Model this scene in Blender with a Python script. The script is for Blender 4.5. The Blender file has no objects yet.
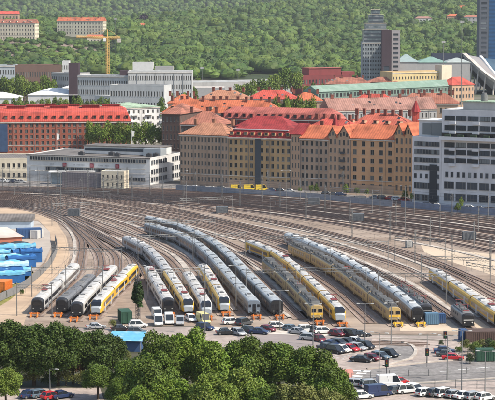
import bpy, math, random
import numpy as np
from mathutils import Vector, Matrix
R=math.radians
rnd=random.Random(7)
sc=bpy.context.scene
# ------------------------------------------------------------------ camera
F=1900.0; CAMH=72.0; TH=math.atan(0.1); CT,ST=math.cos(TH),math.sin(TH)
cam=bpy.data.cameras.new('camera'); camo=bpy.data.objects.new('camera',cam); sc.collection.objects.link(camo)
cam.sensor_width=36; cam.lens=36*F/495.0; cam.clip_start=1; cam.clip_end=30000
camo.location=(0,0,CAMH); camo.rotation_euler=(math.pi/2-TH,0,0); sc.camera=camo
# ------------------------------------------------------------------ sky, sun, exposure
SUN=Vector((0.90,-0.46,0)).normalized()*math.cos(R(50)); SUN.z=math.sin(R(50))
w=bpy.data.worlds.new('World'); sc.world=w; w.use_nodes=True; nt=w.node_tree
bg=nt.nodes['Background']; sky=nt.nodes.new('ShaderNodeTexSky'); sky.sky_type='NISHITA'; sky.sun_disc=False
sky.sun_elevation=R(50); sky.sun_rotation=math.atan2(SUN.x,SUN.y); sky.air_density=1.2; sky.dust_density=1.5
nt.links.new(sky.outputs[0],bg.inputs[0]); bg.inputs[1].default_value=0.15
sl=bpy.data.lights.new('sun','SUN'); sl.energy=4.8; sl.angle=R(0.5); sl.color=(1,0.92,0.80)
so=bpy.data.objects.new('sun',sl); sc.collection.objects.link(so); so.rotation_euler=SUN.to_track_quat('Z','Y').to_euler()
sc.view_settings.view_transform='Standard'; sc.view_settings.look='None'; sc.view_settings.exposure=0.35; sc.view_settings.gamma=1
sc.cycles.use_denoising=True; sc.cycles.volume_bounces=0; sc.cycles.max_bounces=5; sc.cycles.transparent_max_bounces=6
# ------------------------------------------------------------------ pixel <-> world helpers (photo pixels, 495x400)
def P(px,py,z=0.0):
    u=(px-247.5)/F; v=(200-py)/F
    dx,dy,dz=u, CT+v*ST, -ST+v*CT
    t=(z-CAMH)/dz
    return Vector((dx*t,dy*t,z))
def Hz(Y,py):                       # height that shows at row py when it stands at distance Y
    v=(200-py)/F
    return CAMH+Y*(-ST+v*CT)/(CT+v*ST)
def Xat(px,Y,z=0): return (px-247.5)/F*(Y*CT+(CAMH-z)*ST)
# ------------------------------------------------------------------ scene helpers
C=sc.collection
def tag(o,label=None,cat=None,group=None,kind=None):
    if label:o['label']=label
    if cat:o['category']=cat
    if group:o['group']=group
    if kind:o['kind']=kind
    return o
def empty(name,loc,rz=0,**k):
    o=bpy.data.objects.new(name,None); C.objects.link(o); o.location=loc; o.rotation_euler=(0,0,rz); o.empty_display_size=.5
    return tag(o,**k)
def inst(name,me,parent=None,loc=(0,0,0),rz=0,scale=1):
    o=bpy.data.objects.new(name,me); C.objects.link(o)
    if parent:o.parent=parent
    o.location=loc; o.rotation_euler=(0,0,rz)
    if scale!=1:o.scale=(scale,)*3 if not isinstance(scale,tuple) else scale
    return o
def setmat(o,m,slot=0):
    o.material_slots[slot].link='OBJECT'; o.material_slots[slot].material=m
def copy_tree(o,parent=None):
    c=o.copy(); C.objects.link(c)
    if parent:c.parent=parent
    for ch in KIDS.get(o.name,[]):
        copy_tree(ch,c)
    return c
KIDS={}
class MB:
    def __init__(s): s.v=[]; s.f=[]; s.m=[]
    def add(s,vs,fs,m=0):
        n=len(s.v); s.v+= [tuple(v) for v in vs]; s.f+=[tuple(i+n for i in f) for f in fs]; s.m+=[m]*len(fs)
    def quad(s,a,b,c,d,m=0): s.add([a,b,c,d],[(0,1,2,3)],m)
    def box(s,c,sz,m=0,rz=0,taper=1):
        x,y,z=[k/2 for k in sz]; vs=[]
        for k in (-1,1):
            t=taper if k>0 else 1
            for a,b in((-1,-1),(1,-1),(1,1),(-1,1)):
                X,Y=a*x*t,b*y*t
                if rz: X,Y=X*math.cos(rz)-Y*math.sin(rz),X*math.sin(rz)+Y*math.cos(rz)
                vs.append((c[0]+X,c[1]+Y,c[2]+k*z))
        s.add(vs,[(3,2,1,0),(4,5,6,7),(0,1,5,4),(1,2,6,5),(2,3,7,6),(3,0,4,7)],m)
    def bar(s,p,q,r,m=0,n=4,r2=None):
        p=Vector(p);q=Vector(q);d=(q-p)
        if d.length<1e-6:return
        d.normalize(); a=d.orthogonal().normalized(); b=d.cross(a); r2=r if r2 is None else r2
        vs=[]
        for c,rr in((p,r),(q,r2)):
            for i in range(n):
                t=2*math.pi*(i+.5)/n; vs.append(c+a*(rr*math.cos(t))+b*(rr*math.sin(t)))
        fs=[(i,(i+1)%n,n+(i+1)%n,n+i) for i in range(n)]+[tuple(range(n-1,-1,-1)),tuple(range(n,2*n))]
        s.add(vs,fs,m)
    def cyl(s,c,ax,r,h,m=0,n=12):
        ax=Vector(ax).normalized(); c=Vector(c); s.bar(c-ax*h/2,c+ax*h/2,r,m,n)
    def prism(s,poly,z0,z1,m=0,mt=None):
        n=len(poly); vs=[(p[0],p[1],z0) for p in poly]+[(p[0],p[1],z1) for p in poly]
        ar=sum(poly[i][0]*poly[(i+1)%n][1]-poly[(i+1)%n][0]*poly[i][1] for i in range(n))
        if ar<0: vs=[(p[0],p[1],z0) for p in poly[::-1]]+[(p[0],p[1],z1) for p in poly[::-1]]
        s.add(vs,[tuple(range(n-1,-1,-1))]+[(i,(i+1)%n,n+(i+1)%n,n+i) for i in range(n)],m)
        s.add([vs[n+i] for i in range(n)],[tuple(range(n))],m if mt is None else mt)
    def loft(s,rings,m=0,cap=True):
        n=len(rings[0]); vs=[p for r in rings for p in r]; fs=[]
        for k in range(len(rings)-1):
            for i in range(n):
                j=(i+1)%n; fs.append((k*n+i,k*n+j,(k+1)*n+j,(k+1)*n+i))
        if cap: fs+=[tuple(range(n-1,-1,-1)),tuple((len(rings)-1)*n+i for i in range(n))]
        s.add(vs,fs,m)
    def mesh(s,name,mats,smooth=False):
        me=bpy.data.meshes.new(name); me.from_pydata(s.v,[],s.f)
        for m in (mats if isinstance(mats,(list,tuple)) else [mats]): me.materials.append(m)
        me.polygons.foreach_set('material_index',s.m)
        if smooth: me.polygons.foreach_set('use_smooth',[True]*len(s.f))
        me.update(); return me
    def build(s,name,mats,parent=None,loc=(0,0,0),rz=0,smooth=False,**k):
        o=inst(name,s.mesh(name,mats,smooth),parent,loc,rz); return tag(o,**k)
# ------------------------------------------------------------------ materials
_M={}
def mat(name,col,rough=.75,var=.12,scale=.6,metal=0,spec=.3,bands=None,dirt=None,rand=0):
    if name in _M:return _M[name]
    m=bpy.data.materials.new(name); m.use_nodes=True; t=m.node_tree; b=t.nodes['Principled BSDF']; L=t.links
    b.inputs['Roughness'].default_value=rough; b.inputs['Metallic'].default_value=metal; b.inputs['Specular IOR Level'].default_value=spec
    tc=t.nodes.new('ShaderNodeTexCoord')
    n=t.nodes.new('ShaderNodeTexNoise'); n.inputs['Scale'].default_value=scale; n.inputs['Detail'].default_value=6; n.inputs['Roughness'].default_value=.65
    L.new(tc.outputs['Object'],n.inputs['Vector'])
    r=t.nodes.new('ShaderNodeValToRGB'); L.new(n.outputs['Fac'],r.inputs[0])
    r.color_ramp.elements[0].position=.3; r.color_ramp.elements[1].position=.7
    r.color_ramp.elements[0].color=tuple(c*(1-var*1.3) for c in col)+(1,); r.color_ramp.elements[1].color=tuple(min(1,c*(1+var)) for c in col)+(1,)
    out=r.outputs[0]
    if dirt:
        n2=t.nodes.new('ShaderNodeTexNoise'); n2.inputs['Scale'].default_value=dirt[1]; n2.inputs['Detail'].default_value=8
        mp=t.nodes.new('ShaderNodeMapping'); mp.inputs['Scale'].default_value=dirt[3] if len(dirt)>3 else (1,1,1); L.new(tc.outputs['Object'],mp.inputs[0]); L.new(mp.outputs[0],n2.inputs['Vector'])
        r2=t.nodes.new('ShaderNodeValToRGB'); r2.color_ramp.elements[0].position=.48; r2.color_ramp.elements[1].position=.68; L.new(n2.outputs['Fac'],r2.inputs[0])
        mu=t.nodes.new('ShaderNodeMath'); mu.operation='MULTIPLY'; mu.inputs[1].default_value=dirt[2]; L.new(r2.outputs[0],mu.inputs[0])
        mx=t.nodes.new('ShaderNodeMix'); mx.data_type='RGBA'; L.new(mu.outputs[0],mx.inputs['Factor']); L.new(out,mx.inputs['A']); mx.inputs['B'].default_value=tuple(dirt[0])+(1,)
        out=mx.outputs['Result']
    if bands:   # (period in m, depth, axis)  thin dark seams
        wv=t.nodes.new('ShaderNodeTexWave'); wv.bands_direction=bands[2]; wv.inputs['Scale'].default_value=1/bands[0]*.314*1.0; wv.inputs['Distortion'].default_value=bands[3] if len(bands)>3 else 0
        L.new(tc.outputs['Object'],wv.inputs['Vector'])
        mx=t.nodes.new('ShaderNodeMix'); mx.data_type='RGBA'; mx.blend_type='MULTIPLY'; mx.inputs['Factor'].default_value=bands[1]
        L.new(out,mx.inputs['A']); L.new(wv.outputs['Color'],mx.inputs['B']); out=mx.outputs['Result']
    if rand:
        oi=t.nodes.new('ShaderNodeObjectInfo'); hv=t.nodes.new('ShaderNodeHueSaturation')
        mr=t.nodes.new('ShaderNodeMapRange'); mr.inputs['To Min'].default_value=1-rand; mr.inputs['To Max'].default_value=1+rand
        L.new(oi.outputs['Random'],mr.inputs['Value']); L.new(mr.outputs[0],hv.inputs['Value']); L.new(out,hv.inputs['Color']); out=hv.outputs['Color']
    L.new(out,b.inputs['Base Color']); _M[name]=m; return m
def s(r,g,b):                      # sRGB 0-255 -> linear
    return tuple((c/255/12.92 if c<11 else ((c/255+.055)/1.055)**2.4) for c in (r,g,b))
def glassmat(name,dark=(.03,.04,.05),light=(.22,.22,.22),cut=.72):
    m=bpy.data.materials.new(name); m.use_nodes=True; t=m.node_tree; b=t.nodes['Principled BSDF']; L=t.links
    oi=t.nodes.new('ShaderNodeObjectInfo'); r=t.nodes.new('ShaderNodeValToRGB'); r.color_ramp.interpolation='CONSTANT'
    r.color_ramp.elements[0].color=dark+(1,); r.color_ramp.elements[1].position=cut; r.color_ramp.elements[1].color=light+(1,)
    e=r.color_ramp.elements.new(cut*.5); e.color=tuple(c*1.7+.01 for c in dark)+(1,)
    L.new(oi.outputs['Random'],r.inputs[0]); L.new(r.outputs[0],b.inputs['Base Color']); b.inputs['Roughness'].default_value=.2; b.inputs['Specular IOR Level'].default_value=.3
    return m
GLASS=glassmat('window_glass',(.018,.02,.022),(.13,.13,.12),.85); GLASSB=glassmat('office_glass',(.025,.032,.042),(.16,.18,.19),.85)
BLACKGL=mat('train_glass',(.012,.014,.018),.12,.1,spec=.6)
CARGL=mat('car_glass',(.02,.025,.03),.08,.1,spec=.6)
WHITE=mat('white_paint',(.72,.72,.70),.6,.06,.4,dirt=((.4,.38,.34),.25,.5))
METAL=mat('galvanised_steel',(.20,.20,.195),.5,.15,1.5,metal=.3)
DARKM=mat('dark_steel',(.06,.06,.065),.6,.2,1)
RUST=mat('rusty_rail',(.18,.12,.095),.6,.25,.8)
RAILTOP=mat('rail_head',(.24,.20,.18),.4,.2,1,metal=.3)
SLEEP=mat('sleeper_wood',(.24,.175,.14),.9,.3,2)
BALL=mat('ballast',(.30,.235,.195),.95,.3,1.2,dirt=((.19,.125,.095),.05,.7))
CONC=mat('pale_concrete',(.55,.50,.44),.9,.12,.7,dirt=((.3,.26,.22),.3,.6))
BLACK=mat('black_rubber',(.02,.02,.02),.8,.1)
WINFR=mat('window_frame_white',(.30,.28,.25),.6,.05)
ORANGE=mat('orange_steel',(.60,.17,.03),.6,.2,2)
YELLOWB=mat('yellow_steel',(.75,.45,.05),.6,.2,2)
# ------------------------------------------------------------------ terrain
PROF=[(0,[(1950,None),(2150,66),(2300,54),(2430,42),(2520,36),(2700,31),(3000,28),(3500,32)]),
      (130,[(1950,None),(2150,68),(2380,54),(2600,44),(2900,33),(3200,26),(3600,28)]),
      (220,[(2000,None),(2250,69),(2500,58),(2800,42),(3150,26),(3500,18),(3900,19)]),
      (300,[(2000,None),(2250,70),(2550,56),(2850,40),(3200,24),(3600,9),(4000,7)]),
      (495,[(2050,None),(2300,68),(2600,54),(2900,38),(3300,18),(3800,-2),(4400,-22)])]
PZ=[]
for u,l in PROF:
    ys=[0,l[0][0]]+[a for a,b in l[1:]]; zs=[0,0]+[Hz(a,b) for a,b in l[1:]]
    ys+=[ys[-1]+700,ys[-1]+1600,9500]; zs+=[zs[-1]*.75,20,20]
    PZ.append((u,ys,zs))
def terr(X,Y):
    X=np.asarray(X,float); Y=np.asarray(Y,float); u=np.clip(247.5+F*X/np.maximum(Y,50),0,495)
    zz=np.array([np.interp(Y,a[1],a[2]) for a in PZ]); us=[a[0] for a in PZ]
    z=np.zeros_like(Y+X)
    for i in range(len(us)-1):
        t=(u-us[i])/(us[i+1]-us[i]); k=(t>=0)&(t<=1)
        tt=t*t*(3-2*t); z=np.where(k,zz[i]*(1-tt)+zz[i+1]*tt,z)
    far=np.clip((Y-4600)/1500,0,1); far=far*far*(3-2*far)
    ridge=175+28*np.sin(X/420.+1)+14*np.sin(X/170.)+ (X>0)*0
    z=z*(1-far)+ridge*far
    b=np.clip((Y-2150)/300,0,1)
    return z+b*(5*np.sin(X/47.+Y/90.)+3*np.sin(X/23.-Y/61.+2))
def tz(X,Y): return float(terr(X,Y))
def hillpt(px,py):                 # where the terrain shows at that pixel
    for Y in range(2000,4400,5):
        X=Xat(px,Y,20); z=tz(X,Y)
        if z>=Hz(Y,py): return Vector((Xat(px,Y,z),Y,z))
    return Vector((Xat(px,3000),3000,tz(Xat(px,3000),3000)))
def grid(xs,ys):
    X,Y=np.meshgrid(xs,ys); Z=terr(X,Y); nx=len(xs); ny=len(ys)
    v=np.stack([X,Y,Z],-1).reshape(-1,3); f=[]
    for j in range(ny-1):
        for i in range(nx-1): f.append((j*nx+i,j*nx+i+1,(j+1)*nx+i+1,(j+1)*nx+i))
    return v,f
GROUND=mat('city_ground',(.15,.135,.11),.95,.2,.02,dirt=((.05,.07,.025),.012,.9))
HILLG=mat('hill_rock_and_scrub',(.22,.165,.13),.95,.35,.03,dirt=((.07,.085,.035),.015,.9))
xs=np.concatenate([[-6000,-3000],np.arange(-1600,1601,25),[3000,6000]]); ys=np.concatenate([[-400,0,200,500,900,1400,1800],np.arange(1950,4700,25),np.arange(4700,6600,80),[7500,9500,16000]])
v,f=grid(xs,ys); mb=MB(); mb.v=[tuple(a) for a in v.tolist()]; mb.f=f
FLOORG=mat('forest_floor',(.035,.05,.015),.95,.3,.05)
mb.m=[0 if v[q[0]][1]<1960 else (1 if (v[q[0]][0]/v[q[0]][1]*F+247.5<122 and v[q[0]][1]<2500) else 2) for q in f]
mb.build('ground',[GROUND,HILLG,FLOORG],smooth=True,kind='structure')
# flat ground sheets
def sheet(name,pts,z,m):
    q=[P(a,b) for a,b in pts]; mb=MB(); mb.add([(p.x,p.y,z) for p in q],[tuple(range(len(q)))]); 
    o=mb.build(name,m,kind='structure'); return o
YARD=mat('yard_ballast',(.25,.19,.145),.95,.28,.25,dirt=((.38,.31,.25),.035,.8,(.35,1.6,1)))
sheet('railway_yard',[(-160,330),(-160,184),(0,181),(170,183),(300,189),(420,199),(620,212),(620,336),(330,334),(200,326)],.02,YARD)
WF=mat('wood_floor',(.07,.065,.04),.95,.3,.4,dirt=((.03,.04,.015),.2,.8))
ASPH=mat('asphalt',(.22,.205,.195),.9,.3,.9,dirt=((.12,.112,.105),.1,.85))
PINK=mat('pink_paving',(.37,.305,.265),.9,.28,.8,dirt=((.21,.18,.16),.1,.85))
sheet('car_park_paving',[(-160,331),(200,327),(330,335),(620,337),(620,520),(-160,520)],.04,PINK)
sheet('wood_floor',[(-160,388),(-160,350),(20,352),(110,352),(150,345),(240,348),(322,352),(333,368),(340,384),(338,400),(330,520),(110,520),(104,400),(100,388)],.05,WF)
sheet('road',[(-160,403),(250,403),(345,384),(367,370),(430,363),(620,350),(620,376),(495,380),(420,384),(380,391),(330,410),(-160,440)],.06,ASPH)
sheet('car_park_asphalt',[(235,329),(330,333.5),(372,336),(372,346),(352,352),(300,352),(240,345)],.06,mat('car_park_asphalt',(.27,.23,.215),.9,.12,.3,dirt=((.17,.15,.14),.15,.5)))
sheet('turning_circle',[(386,346),(394,343),(404,342),(412,345),(416,351),(412,357),(404,360),(394,360),(388,358)],.06,ASPH)
sheet('cycle_path',[(335,370),(352,369),(354,374),(350,380),(330,384)],.08,mat('salmon_paving',(.50,.22,.17),.9,.1,.3))
for i,(a,b) in enumerate([(354,370.5),(357,373),(353,375.6),(361,371)]):
    sheet('crossing_stripe',[(a,b),(a+10,b+.2),(a+9,b+1.6),(a-1,b+1.4)],.1,WHITE)
for a,b,c,d in [(440,372,452,371.4),(458,369.5,470,368.8),(476,368,490,367)]:
    sheet('lane_marking',[(a,b),(c,d),(c,d+.5),(a,b+.5)],.08,WHITE)
DIRT=mat('sandy_track',(.46,.34,.235),.95,.12,.2,dirt=((.30,.22,.16),.07,.7))
sheet('dirt_road',[(-160,206),(0,205),(35,207),(52,216),(66,236),(70,256),(64,276),(48,292),(28,312),(20,334),(-160,334),(-160,320),(0,305),(25,285),(44,266),(52,248),(50,232),(38,220),(0,216),(-160,216)],.04,DIRT)
sheet('verge_grass',[(-60,320),(-60,296),(0,288),(14,284),(28,270),(34,272),(26,286),(10,300),(-10,312)],.06,mat('verge_grass',(.20,.19,.05),.95,.3,.3,dirt=((.36,.30,.16),.12,.7)))
sheet('storage_yard',[(-160,290),(-160,217),(0,217),(38,221),(50,232),(51,247),(44,262),(24,282),(0,288)],.06,mat('storage_yard_concrete',(.40,.35,.30),.9,.12,.2,dirt=((.26,.22,.19),.1,.6)))
TAN=mat('tan_platform',(.52,.42,.31),.95,.1,.2,dirt=((.36,.28,.21),.05,.7))
sheet('loading_ground',[(420,244),(470,252),(560,262),(640,290),(640,316),(560,300),(495,276),(455,263),(425,253)],.04,TAN)
sheet('loading_ground',[(425,312),(520,326),(620,345),(620,358),(470,332),(400,331),(400,322)],.05,TAN)
sheet('yard_path',[(196,326),(262,330),(330,333),(330,336.5),(262,333.5),(196,330)],.07,CONC)
sheet('station_street',[(-160,184),(-160,179),(0,178),(150,183),(180,184.5),(300,189.5),(420,203),(420,207),(300,194),(180,188),(100,187)],.05,ASPH)
sheet('station_street',[(420,203),(640,212),(640,218),(420,207)],.05,ASPH)
# ------------------------------------------------------------------ tracks
class Path:
    def __init__(s,ctrl,z=4.0):
        pts=[P(c[0],c[1],c[2] if len(c)>2 else z).xy for c in ctrl]
        p=[pts[0]*2-pts[1]]+pts+[pts[-1]*2-pts[-2]]; out=[]; s.ctrl=[]
        for i in range(1,len(p)-2):
            n=max(4,int((p[i+1]-p[i]).length/4)); s.ctrl.append(len(out))
            for k in range(n):
                t=k/n; a,b,c,d=p[i-1],p[i],p[i+1],p[i+2]
                out.append(.5*((2*b)+(c-a)*t+(2*a-5*b+4*c-d)*t*t+(3*b-a-3*c+d)*t**3))
        out.append(p[-2]); s.ctrl.append(len(out)-1)
        s.p=np.array([(q[0],q[1]) for q in out]); sg=np.hypot(*np.diff(s.p,axis=0).T); s.c=np.concatenate([[0],np.cumsum(sg)])
    def at(s,d):
        if d<0:
            e=(s.p[1]-s.p[0])/np.hypot(*(s.p[1]-s.p[0])); return Vector(s.p[0]+e*d)
        return Vector((np.interp(d,s.c,s.p[:,0]),np.interp(d,s.c,s.p[:,1])))
    def dirn(s,d): 
        return (s.at(d+.5)-s.at(max(d-.5,-1))).normalized() if d>=0 else (s.at(1)-s.at(0)).normalized()
TRK=[RUST,RAILTOP,SLEEP,BALL]
def ribbon(mb,path,off0,off1,z0,z1,d0,d1,step,m,mt=None):
    n=max(2,int((d1-d0)/step)); L=[];
    for k in range(n+1):
        d=d0+(d1-d0)*k/n; p=path.at(d); t=path.dirn(d); nn=Vector((-t.y,t.x)); a=p+nn*off0; b=p+nn*off1
        L.append((a,b))
    vs=[]
    for a,b in L: vs+=[(a.x,a.y,z0),(a.x,a.y,z1),(b.x,b.y,z1),(b.x,b.y,z0)]
    f1=[];f2=[]
    for k in range(n):
        o=4*k; f2.append((o+1,o+5,o+6,o+2)); f1+=[(o,o+4,o+5,o+1),(o+3,o+2,o+6,o+7)]
    base=len(mb.v); mb.v+=vs
    mb.f+=[tuple(i+base for i in q) for q in f1+f2]; mb.m+=[m]*len(f1)+[m if mt is None else mt]*len(f2)
def track(path,start=-2,end=None,sleepers=True,zoff=0,bm=None):
    end=path.c[-1] if end is None else end; mb=MB()
    ribbon(mb,path,-2.0,2.0,0,.16+zoff,start,end,6,3)
    for sd in(-1,1): ribbon(mb,path,sd*.75-.06,sd*.75+.06,.16+zoff,.40+zoff,start,end,6,0,1)
    if sleepers:
        d=start
        while d<end:
            p=path.at(d); t=path.dirn(d); mb.box((p.x,p.y,.19+zoff),(.34,2.6,.12),2,rz=math.atan2(t.y,t.x)); d+=1.1
    return mb.build('railway_track',[RUST,RAILTOP,SLEEP,bm or BALL],kind='structure')
PT={}
PT['T1']=Path([(36,299),(56,280),(75,262),(81,252,2),(82,243,0),(74,231,0),(58,219.5,0),(20,209,0),(-60,204,0),(-160,202,0)])
PT['T2']=Path([(60,299),(91,273),(100,273,0),(101,260,0),(95,248,0),(80,233,0),(60,218,0),(20,208,0),(-60,203,0),(-160,201,0)])
PT['T3']=Path([(75.5,303),(94,283),(113,264),(117,265,0),(114,255,0),(100,244,0),(80,229.5,0),(60,216.6,0),(20,207,0),(-60,202.2,0),(-160,200.3,0)])
PT['T4']=Path([(95,301),(114,281),(134,262),(136,265,0),(130,255,0),(115,245,0),(96,235,0),(75,224.5,0),(58,215.2,0),(20,206,0),(-60,201.4,0),(-160,199.6,0)])
PT['T5']=Path([(169,299),(148.5,265),(138,261,0),(122,249,0),(100,236,0),(60,214,0),(20,205,0),(-60,200.6,0),(-160,198.9,0)])
PT['T6']=Path([(189,300),(176,281),(163,262),(150,247),(126,235),(100,232,0),(60,212.8,0),(20,204,0),(-60,199.8,0),(-160,198.2,0)])
PT['T7']=Path([(207,302),(187,270),(170,262,0),(150,249,0),(125,238,0),(100,228,0),(60,211.4,0),(20,203,0),(-60,199,0),(-160,197.5,0)])
PT['T8']=Path([(225,298),(202,262),(186,260,0),(165,248,0),(140,237,0),(100,223,0),(60,210,0),(20,202,0),(-60,198.2,0),(-160,196.8,0)])
PT['T9']=Path([(255,301),(230,274),(212,254),(192,238),(172,229),(148,222.5),(125,225,0),(100,217.5,0),(60,207.5,0),(20,200.6,0),(-60,197.2,0),(-160,196,0)])
PT['T10']=Path([(278,301),(250,274),(233,256),(218,243),(198,231),(175,222.5),(148,216),(125,219.5,0),(100,213.5,0),(60,205.4,0),(20,199.4,0),(-60,196.4,0),(-160,195.2,0)])
PT['T11']=Path([(318,306),(293,281),(267,258),(245,245),(210,229),(165,214.5),(120,203.5),(60,203.4,0),(20,198.2,0),(-60,195.4,0),(-160,194.3,0)])
PT['T12']=Path([(341,308),(320,287),(299,268),(281,253),(248,239),(205,222),(160,209),(118,200.3),(60,201.6,0),(20,197,0),(-60,194.5,0),(-160,193.5,0)])
PT['T13']=Path([(396,308),(360,281),(335,263),(315,252),(292,242),(255,229),(210,216.5),(160,205.5),(118,197.8),(60,199.8,0),(20,196,0),(-60,193.7,0),(-160,192.7,0)])
PT['T14']=Path([(419,308),(400,292),(380,278),(366,269),(350,259.5),(325,247),(305,239),(288,232.5),(250,222.5),(205,211.5),(160,202.7),(60,198,0),(20,194.8,0),(-60,192.8,0),(-160,191.9,0)])
PT['L1']=Path([(427,303),(403,285.5),(378,270),(350,254),(315,239.5),(280,227),(210,209.5),(160,200.5),(60,196.5,0),(-160,190.9,0)])
PT['L2']=Path([(469,312),(452,299),(430,285),(400,268),(370,255),(335,242),(290,227.5),(210,207.5),(160,198.5),(60,195,0),(-160,190,0)])
PT['T15']=Path([(560,352),(494,307),(463,286.5),(433,267),(405,254),(370,243),(320,230.5),(250,214.5),(160,196.5),(60,193.7,0),(-160,189.2,0)])
PT['E1']=Path([(620,366,0),(560,330,0),(500,300,0),(466,281,0),(435,267,0),(395,253,0),(340,238,0),(270,223,0),(180,207,0),(60,192.5,0),(-160,188.4,0)])
PT['E2']=Path([(620,345,0),(560,318,0),(500,290,0),(466,275,0),(430,260,0),(390,248,0),(340,235.5,0),(270,220.5,0),(180,205,0),(60,191.3,0),(-160,187.7,0)])
for k,p in PT.items(): track(p)
EXTRA=[Path([(300,318,0),(268,288,0),(246,267,0),(225,250,0),(200,239.5,0)]),Path([(370,322,0),(338,293,0),(310,274,0),(292,262,0),(262,249,0)]),Path([(445,318,0),(418,297,0),(392,281,0),(368,269,0),(345,258,0),(300,242,0)])]
for p in EXTRA: track(p)
MAIN=[]
BALLS=[BALL,mat('ballast_maroon',(.22,.165,.14),.95,.3,.5,dirt=((.26,.19,.15),.04,.7)),mat('ballast_tan',(.42,.32,.25),.95,.25,.5,dirt=((.18,.11,.085),.04,.8))]
for i in range(19):
    t=i/18
    e=[0,.06,.11,.15,.21,.26,.30,.36,.41,.45,.51,.56,.60,.66,.71,.76,.82,.9,1][i]
    c=[(-160,184.6+e*3,0),(0,187.5+3.2*e,0),(120,189+e*11,0),(250,192.5+e*19,0),(380,200.5+e*31,0),(500,209+e*44,0),(640,222+e*66,0)]
    p=Path(c); MAIN.append(p); track(p,sleepers=False,bm=BALLS[(0,1,0,2,1,0,1,2,0,1,1,0,2,1,0,1,0,2,1)[i]])
# pale service paths between the tracks
WALK=mat('walkway_concrete',(.46,.41,.355),.9,.25,.5,dirt=((.25,.21,.175),.15,.8))
def strip(name,ctrl,wd,m=WALK):
    wd=wd*(.8 if wd>1 else 1)
    p=Path(ctrl,0); mb=MB(); ribbon(mb,p,-wd/2,wd/2,0,.24,0,p.c[-1],5,0); return mb.build(name,m,kind='structure')
for c,wd in [([(66,216.5),(84,225),(104,234),(131,244.5),(150,256),(160,272)],1.6),([(66,212),(110,225.5),(150,241),(178,259),(193,280),(214,311)],2.0),([(70,209.5),(110,219),(145,230),(175,246),(196,262),(213,285),(235,311)],1.6),
             ([(205,250),(232,270),(262,296),(290,318)],1.2),([(200,233),(226,246),(252,264),(290,300),(303,312)],1.8),([(240,240),(270,255),(297,275),(325,300),(340,316)],1.4),
             ([(300,240),(330,248),(356,259),(395,276),(425,292),(456,315)],1.8),([(310,236),(350,247),(395,262),(426,277),(462,302),(480,318)],1.8),([(300,229),(345,239),(398,256),(440,273),(500,308),(540,333)],1.6),
             ([(120,213.5),(180,224),(235,240)],1.4),([(200,215),(270,229),(330,240)],1.3),([(250,220),(330,237),(370,247)],1.2),([(60,206),(140,215),(190,226)],1.2),
             ([(250,205),(380,219),(500,238),(600,256)],2.2),([(200,199),(330,209),(420,219),(520,233)],1.8),([(120,196),(250,201),(380,212),(500,226)],1.4),([(0,193),(120,198),(200,204)],1.6),([(395,240),(440,248),(500,262),(560,278)],2.0),([(170,191.5),(300,199),(420,209),(560,222)],2.2),([(0,188.3),(120,190.3),(250,195.6),(380,203.5),(520,214.5)],1.8),([(140,203),(250,211),(380,226),(520,246)],1.8)]:
    strip('concrete_walkway',c,wd)
for c,wd in [([(34,208),(52,214),(66,226),(74,240),(74,258),(64,278),(50,296)],1.2)]: strip('kerb_strip',c,wd)
for c,wd in [([(350,338),(395,338.5),(455,341),(520,345)],.6),([(384,366),(392,363),(404,361.5),(412,358),(416,351),(411,345),(400,342),(380,340)],.7),([(300,352),(352,352.6),(372,347)],.4),([(352,381),(385,384.5),(430,382.5),(520,377)],.5),([(367,369.2),(430,362.4),(520,355.5)],.5)]:
    strip('kerb',c,wd)
for c in [[(364,341.5),(428,343.5)],[(366,343),(430,345.2)],[(368,344.6),(424,346.5)]]: strip('sleeper_edging',c,.5,SLEEP)
# ------------------------------------------------------------------ trains
def ring(x,wd,zb,zt,shoulder,arc=.55):
    h=wd/2; p=[(x,-h*.93,zb),(x,-h,zb+.5),(x,-h,shoulder)]
    for a in (25,50,72): p.append((x,-h*math.cos(R(a))**.8,shoulder+(zt-shoulder)*math.sin(R(a))))
    p.append((x,0,zt)); q=[(a,-b,c) for a,b,c in p[:-1]][::-1]
    return p+q
_ymat={}
def paint(name,c,**k): return mat('paint_'+name,c,.38,.06,.5,spec=.45,**k)
P_WH=paint('white',(.58,.57,.54),dirt=((.38,.34,.30),.5,.5)); P_YE=paint('yellow',(.74,.42,.025),dirt=((.45,.26,.05),.6,.4))
P_BK=paint('black',(.02,.02,.022)); P_GR=paint('grey',(.30,.31,.33)); P_TAN=paint('tan',(.44,.31,.12),dirt=((.3,.22,.14),.7,.7)); P_BL=paint('slate_blue',(.15,.18,.215))
P_DK=paint('charcoal',(.075,.08,.09)); P_RD=paint('red',(.40,.03,.03)); P_LB=paint('pale_blue_grey',(.33,.36,.38))
R_WH=mat('roof_white',(.47,.465,.45),.6,.08,.5,dirt=((.32,.29,.26),.7,.7)); R_GR=mat('roof_grey',(.44,.44,.44),.6,.12,.5,dirt=((.18,.17,.16),.6,.7))
R_BL=mat('roof_blue_grey',(.36,.39,.41),.55,.12,.5,dirt=((.14,.14,.14),.5,.7)); R_DK=mat('roof_dark',(.14,.145,.155),.6,.12,.6,dirt=((.25,.23,.2),.5,.5))
R_TAN=mat('roof_tan',(.27,.24,.20),.7,.15,.7,dirt=((.14,.12,.10),.6,.8)); R_SI=mat('roof_silver',(.52,.54,.54),.45,.08,.5,metal=.2,dirt=((.3,.29,.27),.5,.5))
INS=mat('roof_equipment',(.10,.10,.10),.7,.3,2); PANT=mat('pantograph_red',(.22,.05,.05),.6,.1)
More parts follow.
